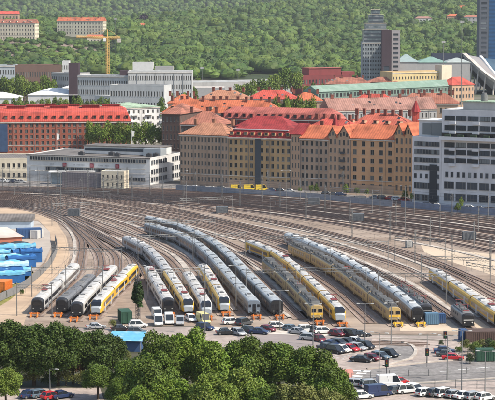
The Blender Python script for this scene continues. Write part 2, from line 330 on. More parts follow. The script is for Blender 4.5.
STY={ # body, lower, roof, front, frontframe, style
 'dark_front':dict(body=P_WH,low=P_GR,roof=R_WH,nose=P_BK,style='round',cab='white'),
 'charcoal':dict(body=P_DK,low=P_GR,roof=R_DK,nose=P_BK,style='round'),
 'yellow':dict(body=P_YE,low=P_GR,roof=R_WH,nose=P_YE,style='wedge'),
 'greyemu':dict(body=P_GR,low=P_GR,roof=R_GR,nose=P_BK,style='round'),
 'silverwedge':dict(body=P_WH,low=P_GR,roof=R_WH,nose=P_GR,style='wedge'),
 'coach':dict(body=P_BL,low=P_DK,roof=R_BL,nose=P_BL,style='flat'),
 'coachd':dict(body=P_DK,low=P_DK,roof=R_BL,nose=P_BK,style='flat'),
 'tan':dict(body=P_TAN,low=P_TAN,roof=R_TAN,nose=P_TAN,style='old'),
 'silver':dict(body=P_GR,low=P_DK,roof=R_SI,nose=P_BK,style='roundend'),
}
CMESH={}
def carmeshes(kind,L,cab):
    key=(kind,round(L,2),cab)
    if key in CMESH:return CMESH[key]
    S=STY[kind]; W=2.95; zb,zs,zt=1.0,3.15,4.0; h=L/2-.35; st=S['style']
    if st in('flat','old'): zs,zt=3.35,4.0
    if kind=='silver': zs,zt=2.9,4.05
    rb=[ring(-h,W,zb,zt,zs)]; e=h
    rr=[(-h,1,1)]
    if cab and st=='wedge': prof=[(h-3.2,1,1),(h-1.9,.99,.96),(h-.8,.95,.80),(h-.15,.86,.60),(h+.35,.72,.42)]
    elif cab and st=='round': prof=[(h-1.2,1,1),(h-.45,.97,.96),(h,.88,.86)]
    elif cab and st=='roundend': prof=[(h-.8,1,1),(h-.2,.97,.97),(h,.9,.92)]
    elif cab: prof=[(h-.35,1,1),(h,.95,.97)]
    else: prof=[(h,1,1)]
    rr+=prof
    rings=[ring(x,W*a,zb,zb+(zt-zb)*b,zb+(zs-zb)*min(1,b*1.0)) for x,a,b in rr]
    out={}
    mb=MB(); mb.loft(rings)
    # lower skirt tone and nose colour by faces
    fm=list(mb.m); n=len(rings[0])
    for k in range(len(rings)-1):
        for i in range(n):
            idx=k*n+i
            if i in(0,n-2): fm[idx]=1
            if k>=1 and cab: fm[idx]=(4 if st=='wedge' and ((i in(0,n-2) and kind!='yellow') or (k>=4 and 1<i<n-3)) else 2)
    fm[-1]=(4 if st=='wedge' else 2) if cab else 3; fm[-2]=3; mb.m=fm
    out['body']=mb.mesh('carriage_body',[S['body'],S['low'],S['nose'],P_BK,P_LB])
    # roof shell a little proud
    mb=MB(); n=len(rings[0]); xr=[(-h+.05,1,1)]+[p for p in ([(h-.3,1,1)] if not cab else prof[:(3 if st=='wedge' else 1)])]
    sh=[ring(x,W*a+.05,zb,zb+(zt-zb)*b+.03,zb+(zs-zb)*b) for x,a,b in xr]
    e_=4 if kind=='yellow' else 3; top=[[r[i] for i in range(e_,n-e_+1)] for r in sh]; m=len(top[0]); vs=[p for r in top for p in r]
    fs=[(k*m+i,k*m+i+1,(k+1)*m+i+1,(k+1)*m+i) for k in range(len(top)-1) for i in range(m-1)]
    mb.add(vs,fs); 
    # panel seams
    k=-h+2.4
    while k<h-3.5: mb.box((k,0,zt+.045),(.10,1.7,.04)); k+=2.4
    out['roof']=mb.mesh('roof',[S['roof']])
    # windows
    if st=='old': zw0,zw1=2.0,2.85
    else: zw0,zw1=1.95,2.85
    mb=MB()
    for sd in(-1,1):
        if st in('old','flat','roundend'):
            x=-h+2.2
            while x<h-2.4: mb.box((x,sd*(W/2+.01),(zw0+zw1)/2),(1.35,.04,zw1-zw0)); x+=2.0
        else: mb.box((-.6 if cab else 0,sd*(W/2+.01),(zw0+zw1)/2),(2*h-(5.2 if cab else 2),.04,zw1-zw0))
    out['window_band']=mb.mesh('window_band',[BLACKGL])
    mb=MB(); mb.box((0,0,1.7),(1.3,W+.07,2.1)); out['door']=mb.mesh('door',[ {'yellow':P_WH,'coach':P_BL,'coachd':P_BK}.get(kind,S['low'])])
    # bogies
    mb=MB()
    mb.box((0,0,.85),(2.9,2.1,.35))
    for x in(-1.1,1.1):
        for y in(-.85,.85): mb.cyl((x,y,.86),(0,1,0),.45,.18,0,12)
    out['bogie']=mb.mesh('bogie',[DARKM])
    mb=MB(); 
    for x in (-h*.35,h*.1,h*.4): mb.box((x,0,.85),(2.6,2.3,.5))
    out['underframe']=mb.mesh('underframe',[DARKM])
    # roof kit
    mb=MB()
    if st=='old':
        r=random.Random(hash(kind)%99+3); x=-h+1.2
        while x<h-1.2:
            ww=r.uniform(.8,1.6); mb.box((x,r.uniform(-.3,.3),zt+.28),(ww,r.uniform(1.2,2.4),.6),r.choice([0,0,0,1,2]),taper=.85); x+=ww+r.uniform(.3,.7)
        for y in(-.9,.9): mb.box((0,y,zt+.05),(2*h-2,.15,.22),1)
    else:
        mb.box((0,0,zt+.10),(3.0,1.6,.22),2,taper=.9); mb.cyl((-.6,0,zt+.24),(0,0,1),.45,.08,0,12); mb.cyl((.6,0,zt+.24),(0,0,1),.45,.08,0,12); mb.box((0,0,zt+.24),(.5,1.1,.1),0)
    out['roof_unit']=mb.mesh('roof_unit',[INS,METAL,S['roof']])
    # pantograph
    mb=MB()
    for y in(-.5,.5):
        mb.bar((-.9,y,zt+.1),(.5,y*.8,zt+.6),.045); mb.bar((.5,y*.8,zt+.6),(-.6,y*.9,zt+1.15),.04); mb.bar((-.9,y,zt+.1),(.9,y,zt+.1),.05)
    mb.bar((-.6,-.9,zt+1.17),(-.6,.9,zt+1.17),.06); mb.bar((.5,-.45,zt+.6),(.5,.45,zt+.6),.05); mb.box((0,0,zt+.12),(2.2,1.5,.1))
    out['pantograph']=mb.mesh('pantograph',[PANT])
    if cab:
        # windscreen
        mb=MB()
        if st=='wedge':
            a,b=prof[1],prof[3]; xa,xb=a[0]+.05,b[0]+.08; za=zb+(zt-zb)*a[2]+.0; zb2=zb+(zt-zb)*b[2]+.03
            za2=zb+(zt-zb)*prof[2][2]
            w1,w2,w3=1.15,1.2,1.1
            mb.add([(xa,-w1*.75,za-.02),(xa,w1*.75,za-.02),(prof[2][0]+.22,w2,za2+.05),(prof[2][0]+.22,-w2,za2+.05),(xb+.12,w3,zb2-.1),(xb+.12,-w3,zb2-.1)],[(0,1,2,3),(3,2,4,5)])
            for q in range(6): mb.v.append((mb.v[q][0]-.35,mb.v[q][1],mb.v[q][2]-.12))
            mb.f+=[(0,6,7,1),(1,7,8,2),(2,8,10,4),(4,10,11,5),(5,11,9,3),(3,9,6,0)]; mb.m+=[0]*6
        elif st=='old':
            for y in(-.75,.75): mb.box((h+.0,y,2.75),(.10,.95,.8))
        elif st=='flat': mb.box((h,0,2.1),(.10,.75,1.9)); mb.box((h,-1.0,2.7),(.10,.55,.6)); mb.box((h,1.0,2.7),(.10,.55,.6))
        else: mb.box((h-.0,0,2.75),(.12,1.9,.95))
        out['windscreen']=mb.mesh('windscreen',[BLACKGL])
        mb=MB()
        xf=h+(.2 if st=='wedge' else .02)
        mb.box((0,0,0),(.12,.34,.2)); out['headlight']=mb.mesh('headlight',[mat('headlight_glass',(.7,.68,.6),.2,.05)])
        out['hl']=(xf,.85,1.45)
        mb=MB(); mb.box((h+.35,0,.95),(.7,.5,.4)); 
        if st in('old','flat','roundend'):
            for y in(-.85,.85): mb.bar((h-.1,y,1.05),(h+.45,y,1.05),.1,0,8); mb.cyl((h+.5,y,1.05),(1,0,0),.25,.08,0,12)
        if st=='round': mb.box((h+.12,0,1.2),(.24,2.2,.5))
        out['coupler']=mb.mesh('coupler',[P_BK])
        mb=MB(); col=S['nose']
        if st=='wedge':   # coloured hoop round the cab and pale lower front
            mb2=MB(); mb2.box((h+.10,0,1.42),(.6,2.0,.62),0,taper=.92); out['front_apron']=mb2.mesh('front_apron',[P_LB])
        if st=='old': mb2=MB(); mb2.box((h+.03,0,1.9),(.06,2.7,.35)); out['front_apron']=mb2.mesh('front_apron',[YELLOWB])
        if st=='round': mb2=MB(); mb2.box((h-.02,0,2.2),(.1,2.3,.22)); out['front_apron']=mb2.mesh('front_apron',[P_BK])
    CMESH[key]=out; return out
def make_train(name,label,cat,kind,pk,k_end,clen=24.,group='trains parked on the stub tracks',pant=(1,),start=1.0,cabfar=True,mix=None):
    p=PT[pk]; L=p.c[p.ctrl[k_end]] if isinstance(k_end,int) else k_end
    n=max(1,round((L-start)/clen)); cl=(L-start)/n
    c0=p.at(start); d0=p.dirn(start); root=empty(name,(c0.x,c0.y,0),math.atan2(-d0.y,-d0.x),label=label,cat=cat,group=group)
    rzr=root.rotation_euler.z; inv=Matrix.Rotation(-rzr,3,'Z')
    for i in range(n):
        a=p.at(start+i*cl); b=p.at(start+(i+1)*cl); m=(a+b)/2; h=math.atan2(a.y-b.y,a.x-b.x)
        kd=mix[i] if mix else kind
        cab=(i==0) or (i==n-1 and cabfar and n>1)
        if mix and i>0 and mix[i-1]!=mix[i]: cab=True
        ms=carmeshes(kd,cl,cab)
        if i==n-1 and i>0 and cab: h+=math.pi
        loc=inv@(Vector((m.x,m.y,0))-Vector((c0.x,c0.y,0)))
        ca=inst('carriage',ms['body'],root,loc,h-rzr)
        inst('roof',ms['roof'],ca); inst('window_band',ms['window_band'],ca); inst('underframe',ms['underframe'],ca)
        for sx in(-1,1): inst('bogie',ms['bogie'],ca,(sx*(cl/2-3.8),0,0)); inst('door',ms['door'],ca,(sx*(cl*.24),0,0))
        if i in pant: inst('pantograph',ms['pantograph'],ca,(cl*.12,0,.25))
        for q in ([0] if kd=='tan' else (-cl*.22,cl*.17)): inst('roof_unit',ms['roof_unit'],ca,(q,0,0))
        if cab:
            inst('windscreen',ms['windscreen'],ca); inst('coupler',ms['coupler'],ca)
            x,y,z=ms['hl']; inst('headlight',ms['headlight'],ca,(x,y,z)); inst('headlight',ms['headlight'],ca,(x,-y,z))
            if 'front_apron' in ms: inst('front_apron',ms['front_apron'],ca)
    return root
G='trains parked on the stub tracks'
make_train('passenger_train','white roofed train with black front, leftmost in the yard beside the sandy track','train','dark_front','T1',2,27,pant=(0,2),cabfar=True)
make_train('passenger_train','charcoal grey train with dark roof, second from the left','train','charcoal','T2',1,27,pant=())
make_train('passenger_train','white roofed train with black front, directly left of the yellow sided train','train','dark_front','T3',2,27,pant=(1,))
make_train('passenger_train','yellow train with pale roof, leftmost yellow one, leaning right beside the ivy mast','train','yellow','T4',2,25,pant=(1,))
make_train('passenger_train','short train with grey white roof, black front and orange buffer stop behind the white vans','train','dark_front','T5',1,24,pant=(0,1))
make_train('passenger_train','yellow fronted train coupled to a long grey train curving behind it','train','yellow','T6',4,24,pant=(0,),mix=['yellow','yellow','greyemu','greyemu','greyemu','greyemu'][:max(1,round((PT['T6'].c[PT['T6'].ctrl[4]]-1)/24))])
make_train('passenger_train','white train with sloping grey front between two yellow trains','train','silverwedge','T7',1,25,pant=(0,))
make_train('passenger_train','yellow train with white roof directly left of the two blue grey coach trains','train','yellow','T8',1,25,pant=(1,))
make_train('coach_train','long blue grey coach train with slate blue end, left of two side by side','train','coach','T9',5,26,pant=(),cabfar=False)
make_train('coach_train','long blue grey coach train with black end, right of two side by side','train','coachd','T10',6,26,pant=(),cabfar=False)
make_train('old_railcar','old tan railcar with cluttered roof beside the middle yellow train','train','tan','T11',2,24,pant=(1,))
make_train('passenger_train','long yellow train with pale roof between two tan railcars','train','yellow','T12',4,25,pant=(0,3))
make_train('old_railcar','long old tan railcar set with cluttered roof beside the silver coaches','train','tan','T13',4,24,pant=(2,))
make_train('coach_train','silver roofed train of rounded coaches next to the blue containers','train','silver','T14',7,25,pant=(),cabfar=False)
make_train('passenger_train','yellow sided train with pale roof at the right edge, running out of the photo','train','yellow','T15',3,26,pant=(2,))
# locomotives
def make_loco(name,label,pk,body,roofm,front,start,L=15.0):
    p=PT[pk]; a=p.at(start); b=p.at(start+L); m=(a+b)/2; rz=math.atan2(a.y-b.y,a.x-b.x)
    root=empty(name,(m.x,m.y,0),rz,label=label,cat='locomotive',group='electric locomotives')
    h=L/2; mb=MB(); rs=[]
    for x,a_,t in((-h,.86,.80),(-h+.6,.97,.96),(-h+1.2,1,1),(h-1.2,1,1),(h-.6,.97,.96),(h,.86,.80)): rs.append(ring(x,3.0*a_,1.1,1.1+2.55*t,1.1+2.0*t))
    mb.loft(rs); n_=len(rs[0]); mb.m=[1 if (q<n_ or q>=4*n_) else 0 for q in range(len(mb.f))]; mb.build('body',[body,P_BK],root)
    for sx in(-1,1): mb=MB(); mb.box((sx*(h+.03),0,2.1),(.08,2.3,.2)); mb.build('front_stripe',[P_WH],root)
    mb=MB(); mb.box((0,0,3.72),(L-3.4,2.1,.22),0,taper=.93)
    mb.build('roof',[roofm],root)
    mb=MB(); r=random.Random(5); mb.box((0,0,3.86),(L-4,1.4,.1),0)
    for x in np.arange(-h+2.4,h-2,1.5): mb.box((x,r.uniform(-.3,.3),3.98),(r.uniform(.7,1.2),r.uniform(.8,1.6),.34),r.choice([0,1]),taper=.85)
    mb.build('roof_unit',[INS,METAL],root)
    for sx in(-1,1):
        mb=MB()
        for y in(-.5,.5):
            mb.bar((-.9,y,3.9),(.5,y*.8,4.5),.05); mb.bar((.5,y*.8,4.5),(-.6,y,5.1),.045)
        mb.bar((-.6,-.9,5.12),(-.6,.9,5.12),.06); mb.box((0,0,3.9),(2,1.4,.1)); mb.build('pantograph',[PANT],root,(sx*(h-3.2),0,0),rz=0 if sx>0 else math.pi)
        mb=MB()
        mb.box((0,0,.75),(3.4,2.2,.5)); 
        for x in(-1.2,1.2):
            for y in(-1.0,1.0): mb.cyl((x,y,.95),(0,1,0),.55,.2,0,14)
        mb.build('bogie',[DARKM],root,(sx*(h-3.4),0,0))
        mb=MB(); mb.box((sx*(h-.17),-.62,2.75),(.22,.95,.75)); mb.box((sx*(h-.17),.62,2.75),(.22,.95,.75)); mb.build('windscreen',[BLACKGL],root)
        mb=MB(); mb.box((sx*(h+.1),0,1.05),(.35,2.7,.35)); 
        for y in(-.85,.85): mb.bar((sx*h,y,1.05),(sx*(h+.6),y,1.05),.12,0,8); mb.cyl((sx*(h+.65),y,1.05),(1,0,0),.27,.1,0,12)
        mb.build('buffer_beam',[front],root)
        for y in(-.9,.9):
            mb=MB(); mb.cyl((sx*(h+.02),y,1.55),(1,0,0),.17,.1,0,10); mb.build('headlight',[_M['headlight_glass']],root)
        mb=MB()
        for q in (-2.2,0,2.2): mb.box((q,sx*1.5,2.6),(1.2,.06,.5))
        mb.build('louvre',[DARKM],root)
make_loco('locomotive','black electric locomotive with cluttered roof standing behind the blue containers','L1',P_DK,R_DK,P_BK,0.5)
make_loco('locomotive','grey electric locomotive with red roof gear standing alone on the right','L2',paint('loco_grey',(.16,.155,.15)),R_DK,P_BK,0.5,14.5)
p=PT['L1']; a=p.at(17); make_loco('locomotive','second black electric locomotive coupled behind the first','L1',P_DK,R_DK,P_BK,16.6)
# ------------------------------------------------------------------ buffer stops
def buffer_stop(path,m,label,group):
    q=path.at(-2.6); d=path.dirn(0); root=empty('buffer_stop',(q.x,q.y,0),math.atan2(d.y,d.x),label=label,cat='buffer stop',group=group); root.scale=(.85,.9,.8)
    mb=MB()
    for y in(-.85,.85):
        mb.bar((-1.6,y,.3),(-.1,y,1.45),.13,0); mb.bar((0,y,.2),(0,y,1.6),.15,0); mb.bar((-1.8,y,.45),(.6,y,.45),.12,0)
    mb.build('frame',m,root)
    mb=MB(); mb.box((.05,0,1.2),(.25,2.6,.4)); mb.build('cross_beam',m,root)
    mb=MB()
    for y in(-.85,.85): mb.cyl((.35,y,1.2),(1,0,0),.24,.4,0,10)
    mb.build('buffer',DARKM,root)
loc={'T1':'leftmost train with black front','T2':'charcoal train second from the left','T3':'third train from the left','T4':'leftmost yellow train','T5':'short train behind the white vans','T6':'yellow train right of the short grey one','T7':'white train between two yellow ones','T8':'yellow train beside the blue grey coaches','T9':'left coach train','T10':'right coach train with black end','T11':'shorter tan railcar','T12':'long yellow train in the middle','T13':'long tan railcar','T14':'silver roofed coaches'}
for k,t in loc.items():
    y=k in('T13','T14'); buffer_stop(PT[k],YELLOWB if y else ORANGE,('yellow' if y else 'orange')+' steel buffer stop in front of the '+t,'buffer stops at the track ends')
# ------------------------------------------------------------------ buildings
def ang(A,B): return math.atan2(B.y-A.y,B.x-A.x)
def wall(mb,o,u,W,H,xs,ww,zs,hh,nin,m=0,z0=0,rec=.25):
    """wall plane from o along u with window openings; nin = inward normal"""
    o=Vector(o);u=Vector(u);nin=Vector(nin)
    X=[0]+[e for x in xs for e in(x-ww/2,x+ww/2)]+[W]; Z=[z0]+[e for z in zs for e in(z,z+hh)]+[H]
    up=Vector((0,0,1))
    pt=lambda x,z,d=0: o+u*x+up*z+nin*d
    flip=(u.cross(up)).dot(nin)>0
    def q(a,b,c,d):
        if flip: mb.quad(d,c,b,a,m)
        else: mb.quad(a,b,c,d,m)
    for i in range(len(X)-1):
        wi=i%2==1
        if X[i+1]-X[i]<1e-4: continue
        if not wi: q(pt(X[i],Z[0]),pt(X[i+1],Z[0]),pt(X[i+1],Z[-1]),pt(X[i],Z[-1])); continue
        for j in range(len(Z)-1):
            if Z[j+1]-Z[j]<1e-4: continue
            a,b,c,d=X[i],X[i+1],Z[j],Z[j+1]
            if j%2==0: q(pt(a,c),pt(b,c),pt(b,d),pt(a,d))
            else:
                q(pt(a,c),pt(a,c,rec),pt(a,d,rec),pt(a,d)) ; q(pt(b,c,rec),pt(b,c),pt(b,d),pt(b,d,rec))
                q(pt(a,c),pt(b,c),pt(b,c,rec),pt(a,c,rec)); q(pt(a,d,rec),pt(b,d,rec),pt(b,d),pt(a,d))
_wm={}
def winmesh(w_,h_,glass,frame,mull):
    k=(round(w_,2),round(h_,2),glass.name,frame.name,mull)
    if k in _wm:return _wm[k]
    mb=MB(); mb.box((0,.23,h_/2),(w_,.06,h_),0); t=.09
    for x in(-w_/2+t/2,w_/2-t/2): mb.box((x,.16,h_/2),(t,.1,h_),1)
    for z in(t/2,h_-t/2): mb.box((0,.155,z),(w_-2*t,.1,t),1)
    if mull:
        n=mull
        for i in range(1,n+1): mb.box((-w_/2+w_*i/(n+1),.165,h_/2),(.07,.08,h_-2*t),1)
    mb.box((0,-.04,-.05),(w_+.15,.14,.08),1)
    _wm[k]=mb.mesh('window',[glass,frame]); return _wm[k]
def add_windows(root,lst,me,name='window',cap=100):
    """lst of (loc,rz) in root space"""
    for l,rz in lst[:cap]: inst(name,me,root,l,rz)
    rest=lst[cap:]
    if rest:
        mb=MB(); v=[tuple(x.co) for x in me.vertices]; fs=[tuple(p.vertices) for p in me.polygons]; mi=[p.material_index for p in me.polygons]
        for l,rz in rest:
            c,s_=math.cos(rz),math.sin(rz); n=len(mb.v)
            mb.v+=[(l[0]+x*c-y*s_,l[1]+x*s_+y*c,l[2]+z) for x,y,z in v]; mb.f+=[tuple(i+n for i in q) for q in fs]; mb.m+=mi
        mb.build(name,list(me.materials),root,kind='stuff')
def roofmesh(mb,W,D,H,rh,kind,ov=.5,m=0,inset=None):
    a=(-ov,-ov);b=(W+ov,-ov);c=(W+ov,D+ov);d=(-ov,D+ov)
    if kind=='gable': r0=(-ov,D/2);r1=(W+ov,D/2)
    elif kind=='hip': i=min(W*.45,(inset if inset is not None else D/2)); r0=(i,D/2);r1=(W-i,D/2)
    elif kind=='shed': 
        mb.add([(*a,H),(*b,H),(*c,H+rh),(*d,H+rh),(*a,H-.2),(*b,H-.2),(*c,H-.2),(*d,H-.2)],[(0,1,2,3),(0,4,5,1),(1,5,6,2),(2,6,7,3),(3,7,4,0),(7,6,5,4)],m); return
    t=.25
    vs=[(*a,H),(*b,H),(*c,H),(*d,H),(*r0,H+rh),(*r1,H+rh),(*a,H-t),(*b,H-t),(*c,H-t),(*d,H-t)]
    mb.add(vs,[(0,1,5,4),(2,3,4,5),(1,2,5),(3,0,4),(0,6,7,1),(1,7,8,2),(2,8,9,3),(3,9,6,0),(9,8,7,6)],m)
def building(name,label,A,B,H,depth,wm,roof=('flat',.5,None),rows=(3,1.4,.55),cols=(8,.55),cat='building',z0=None,right=None,left=None,glass=None,frame=None,mull=1,group=None,chim=0,dorm=0,gfloor=0,chm=None,plinth=None,cap=100,wname='window'):
    """A,B front corners (world); rows=(n,first sill,height frac) cols=(n,width frac)"""
    rz=ang(A,B); W=(B.xy-A.xy).length; z=A.z if z0 is None else z0
    root=empty(name,(A.x,A.y,z),rz,label=label,cat=cat,group=group)
    glass=glass or GLASS; frame=frame or WINFR
    nr,zf,hf=rows; fh=(H-zf+.3)/nr if nr else 0; hh=fh*hf; zs=[zf+i*fh for i in range(nr)]
    def xsf(Wd,n): return [Wd*(i+.5)/n for i in range(n)]
    mb=MB(); wins=[]
    ww=W/cols[0]*cols[1] if cols[0] else 1
    base=-2.0 if z>3 else 0
    if nr and cols[0]:
        xs=xsf(W,cols[0]); wall(mb,(0,0,0),(1,0,0),W,H,xs,ww,zs,hh,(0,1,0),z0=base)
        for zz in reversed(zs):
            for x in xs: wins.append(((x,0,zz),0))
    else: mb.quad((0,0,base),(W,0,base),(W,0,H),(0,0,H))
    for sd,spec in((1,right),(0,left)):
        X=W if sd else 0
        if spec:
            xs=xsf(depth,spec)
            if sd: wall(mb,(W,0,0),(0,1,0),depth,H,xs,ww,zs,hh,(-1,0,0),z0=base)
            else: wall(mb,(0,depth,0),(0,-1,0),depth,H,xs,ww,zs,hh,(1,0,0),z0=base)
            for zz in zs:
                for x in xs: wins.append(((W,x,zz),math.pi/2) if sd else ((0,depth-x,zz),-math.pi/2))
        else: mb.quad((X,0,base),(X,depth,base),(X,depth,H),(X,0,H))
    mb.quad((0,depth,base),(W,depth,base),(W,depth,H),(0,depth,H)); mb.quad((0,0,H),(W,0,H),(W,depth,H),(0,depth,H))
    mb.build('wall',[wm],root)
    if wins: add_windows(root,wins,winmesh(ww,hh,glass,frame,mull),wname,cap)
    if nr>=4 and W>9:
        cb=MB(); cb.box((W/2,-.2,H-.55),(W+.5,.36,.45)); cb.build('cornice',[_M.get('pale_concrete')],root); cb=MB(); cb.box((W/2,-.08,zf+fh*.93),(W+.1,.14,.22)); cb.build('string_course',[_M.get('pale_concrete')],root)
    if nr>=5 and W>9 and cols[0]>=5:
        for i_ in range(0,cols[0]+1,4):
            mb=MB(); xx=min(max(W*i_/cols[0],.25),W-.25); mb.bar((xx,-.14,.2),(xx,-.14,H-.4),.09,0,4); mb.build('downpipe',[METAL],root)
    k,rh,rm=roof; mb=MB()
    if k=='flat':
        t=.35
        if rm is None: rm=_M['pale_concrete']
        mb.box((W/2,depth/2,H+.05),(W-2*t,depth-2*t,.1),0); 
        o=mb.build('roof',[rm],root)
        mb=MB()
        mb.box((W/2,t/2-.03,H+rh/2),(W+.06,t,rh)); mb.box((W/2,depth-t/2+.03,H+rh/2),(W+.06,t,rh)); mb.box((t/2-.03,depth/2,H+rh/2),(t,depth-2*t,rh)); mb.box((W-t/2+.03,depth/2,H+rh/2),(t,depth-2*t,rh)); mb.build('parapet',[wm],root)
    elif k=='mansard':
        i=1.6; mb.add([(-.3,-.3,H),(W+.3,-.3,H),(W+.3,depth+.3,H),(-.3,depth+.3,H),(i,i,H+rh),(W-i,i,H+rh),(W-i,depth-i,H+rh),(i,depth-i,H+rh),(i+3,depth/2,H+rh+2.2),(W-i-3,depth/2,H+rh+2.2)],[(0,1,5,4),(1,2,6,5),(2,3,7,6),(3,0,4,7),(4,5,9,8),(5,6,9),(6,7,8,9),(7,4,8),(3,2,1,0)]); mb.build('roof',[rm],root)
    else:
        roofmesh(mb,W,depth,H,rh,k); mb.build('roof',[rm],root)
        if k=='gable':
            mb=MB()
            for x in (0.02,W-.02): mb.add([(x,0,H),(x,depth,H),(x,depth/2,H+rh-.3)],[(0,1,2)])
            mb.build('gable_wall',[wm],root)
    R2=random.Random(int(W*10)); 
    if k in('hip','gable') and dorm+chim>=3:
        for i in range(int(W/7)):
            x=3+R2.uniform(0,W-6); f_=R2.uniform(.25,.7); a_=math.atan2(rh,depth/2)
            sm=MB(); sm.box((0,0,.1),(1.1,1.4,.16)); o=sm.build('skylight',[GLASS if R2.random()<.6 else METAL],root,(x,depth/2*f_,H+rh*f_)); o.rotation_euler=(a_,0,0)
    chim=int(chim*1.6) if k!='flat' else chim
    for i in range(chim):
        x=W*(i+.5)/chim+R2.uniform(-.32,.32)*W/chim; y=depth/2+R2.uniform(-1.5,1.5); zt=H+(rh if k!='flat' else .3)
        mb=MB(); mb.box((x,y,zt+.3),(1.3,.9,2.4)); mb.box((x,y,zt+1.58),(1.5,1.1,.15)); mb.build('chimney',[chm or _M.get('chimney_brick') or mat('chimney_brick',(.20,.07,.05),.9,.2,1)],root)
    for i in range(dorm):
        x=W*(i+.5)/dorm; mb=MB(); zt=H+rh*.12
        if k=='mansard': mb.box((x,.55,H+rh*.5),(1.5,1.3,1.5),0); mb.box((x,-.12,H+rh*.5),(1.0,.06,1.1),1); mb.box((x,.45,H+rh*.5+.82),(1.8,1.7,.14),2)
        else:
            mb.box((x,1.5,H+rh*.28+.5),(1.5,2.6,1.3),0); mb.box((x,.17,H+rh*.28+.55),(1.0,.06,.9),1); mb.box((x,1.4,H+rh*.28+1.22),(1.8,2.9,.14),2)
        mb.build('dormer',[wm,GLASS,rm],root)
    if plinth:
        mb=MB(); mb.box((W/2,-.08,plinth[0]/2),(W+.1,.14,plinth[0])); mb.build('plinth',[plinth[1]],root)
    return root
def bp(name,label,x0,yb0,x1,yb1,ytop,depth,wm,zbase=0,**k):
    """front wall given by photo columns x0,x1 and its foot rows; ytop = eave row at x0"""
    A=P(x0,yb0,zbase);B=P(x1,yb1,zbase); H=Hz(A.y,ytop)-zbase
    return building(name,label,A,B,H,depth,wm,**k)
def rt(n,c,d=None,**k): return mat(n,c,.8,.18,.5,dirt=(d or tuple(x*.42 for x in c),.14,.85),bands=(1.1,.28,'X'),**k)
OR=rt('orange_tiles',(.54,.155,.075)); RE=rt('red_sheet_roof',(.58,.10,.07)); MA=rt('maroon_roof',(.33,.04,.04)); BR=rt('brown_tiles',(.38,.15,.10)); TA=rt('tan_tiles',(.45,.21,.125)); MV=rt('mauve_roof',(.36,.19,.15)); GN=rt('pale_green_roof',(.38,.50,.35)); DG=rt('dark_felt_roof',(.19,.17,.155)); PK=rt('pink_grey_roof',(.45,.13,.10)); LG=rt('light_grey_roof',(.45,.45,.43))
def wl(n,c,d=None): return mat(n,c,.85,.07,.5,dirt=(d or tuple(x*.72 for x in c),.18,.6,(1,1,.3)))
W_BR=wl('brown_render',(.39,.275,.195)); W_OC=wl('ochre_brick',(.45,.295,.15)); W_OR=wl('orange_render',(.60,.34,.18)); W_PI=wl('pinkish_render',(.47,.31,.205)); W_RB=wl('red_brick',(.30,.095,.06)); W_WH=wl('white_render',(.62,.61,.59)); W_BW=wl('bluish_white_panels',(.56,.565,.585)); W_CR=wl('cream_render',(.66,.58,.44)); W_GR=wl('grey_render',(.36,.35,.34)); W_DB=wl('dark_brown_brick',(.12,.075,.06)); W_PU=wl('dark_purple_panels',(.065,.042,.05)); W_YE=wl('yellow_render',(.60,.47,.24)); W_GC=wl('glass_cladding',(.30,.33,.34)); W_DR=wl('dark_red_panels',(.22,.05,.05))
# central block (five linked houses), nearest row
bp('apartment_house','brown grey apartment house with tan roof, left end of the long block behind the yard',180,184.5,228,187,134,14,W_BR,roof=('hip',4.6,TA),rows=(6,1.8,.58),cols=(14,.5),chim=2,chm=TA)
r=bp('apartment_house','ochre brick apartment house with maroon dormer storey in the middle of the block',228.2,187,291,189.5,137,14,W_OC,roof=('mansard',3.2,MA),rows=(6,1.8,.58),cols=(12,.52),dorm=9,plinth=(3.0,W_BR))
mb=MB(); W=(P(291,189.5)-P(228.2,187)).length
mb.box((W*.48,-.25,10.5),(2.4,.4,19)); mb.build('stair_shaft',[GLASSB],r)
mb=MB(); mb.box((W/2,-.45,Hz(P(228,187).y,137.5)),(W+.6,.9,.3)); mb.build('cornice',[CONC],r)
mb=MB(); mb.box((W/2,1.4,Hz(P(228,187).y,137)+3.3),(W-3.2,.7,.25)); mb.build('roof_railing',[WHITE],r)
bp('apartment_house','narrow pink brown house with small gable right of the ochre one',291.2,189.5,300,190,134,14,W_PI,roof=('gable',4,MA),rows=(6,1.8,.58),cols=(3,.45))
bp('apartment_house','brown apartment house with bright orange roof left of the gabled towers',300.2,190,328,191.3,138,14,W_BR,roof=('gable',5,OR),rows=(6,1.8,.58),cols=(6,.5),chim=1)
def gabled(label,x0,y0,x1,y1,ytop,wm,peak,cols=3):
    A=P(x0,y0);B=P(x1,y1);H=Hz(A.y,ytop); W=(B-A).length
    r=building('gabled_house',label,A,B,H,13,wm,roof=('flat',.2,BR),rows=(6,1.8,.58),cols=(cols,.45))
    mb=MB(); ph=Hz(A.y,peak)-H
    mb.add([(0,-.02,H),(W,-.02,H),(W/2,-.02,H+ph),(0,13,H),(W,13,H),(W/2,13,H+ph)],[(0,1,2),(3,5,4)]); mb.build('gable_wall',[wm],r)
    mb=MB(); o=.5
    mb.add([(-o,-o,H-.3),(W/2,-o,H+ph+.35),(W+o,-o,H-.3),(-o,13,H-.3),(W/2,13,H+ph+.35),(W+o,13,H-.3),(-o,-o,H-.65),(W/2,-o,H+ph),(W+o,-o,H-.65)],[(0,1,4,3),(1,2,5,4),(0,6,7,1),(1,7,8,2)]); mb.build('roof',[OR],r)
    mb=MB(); mb.box((W/2,-.03,H+ph*.3),(.8,.08,1.6)); mb.box((W/2-1.3,-.03,H+ph*.18),(.7,.08,1.3)); mb.box((W/2+1.3,-.03,H+ph*.18),(.7,.08,1.3)); mb.build('gable_window',[GLASS],r)
    return r
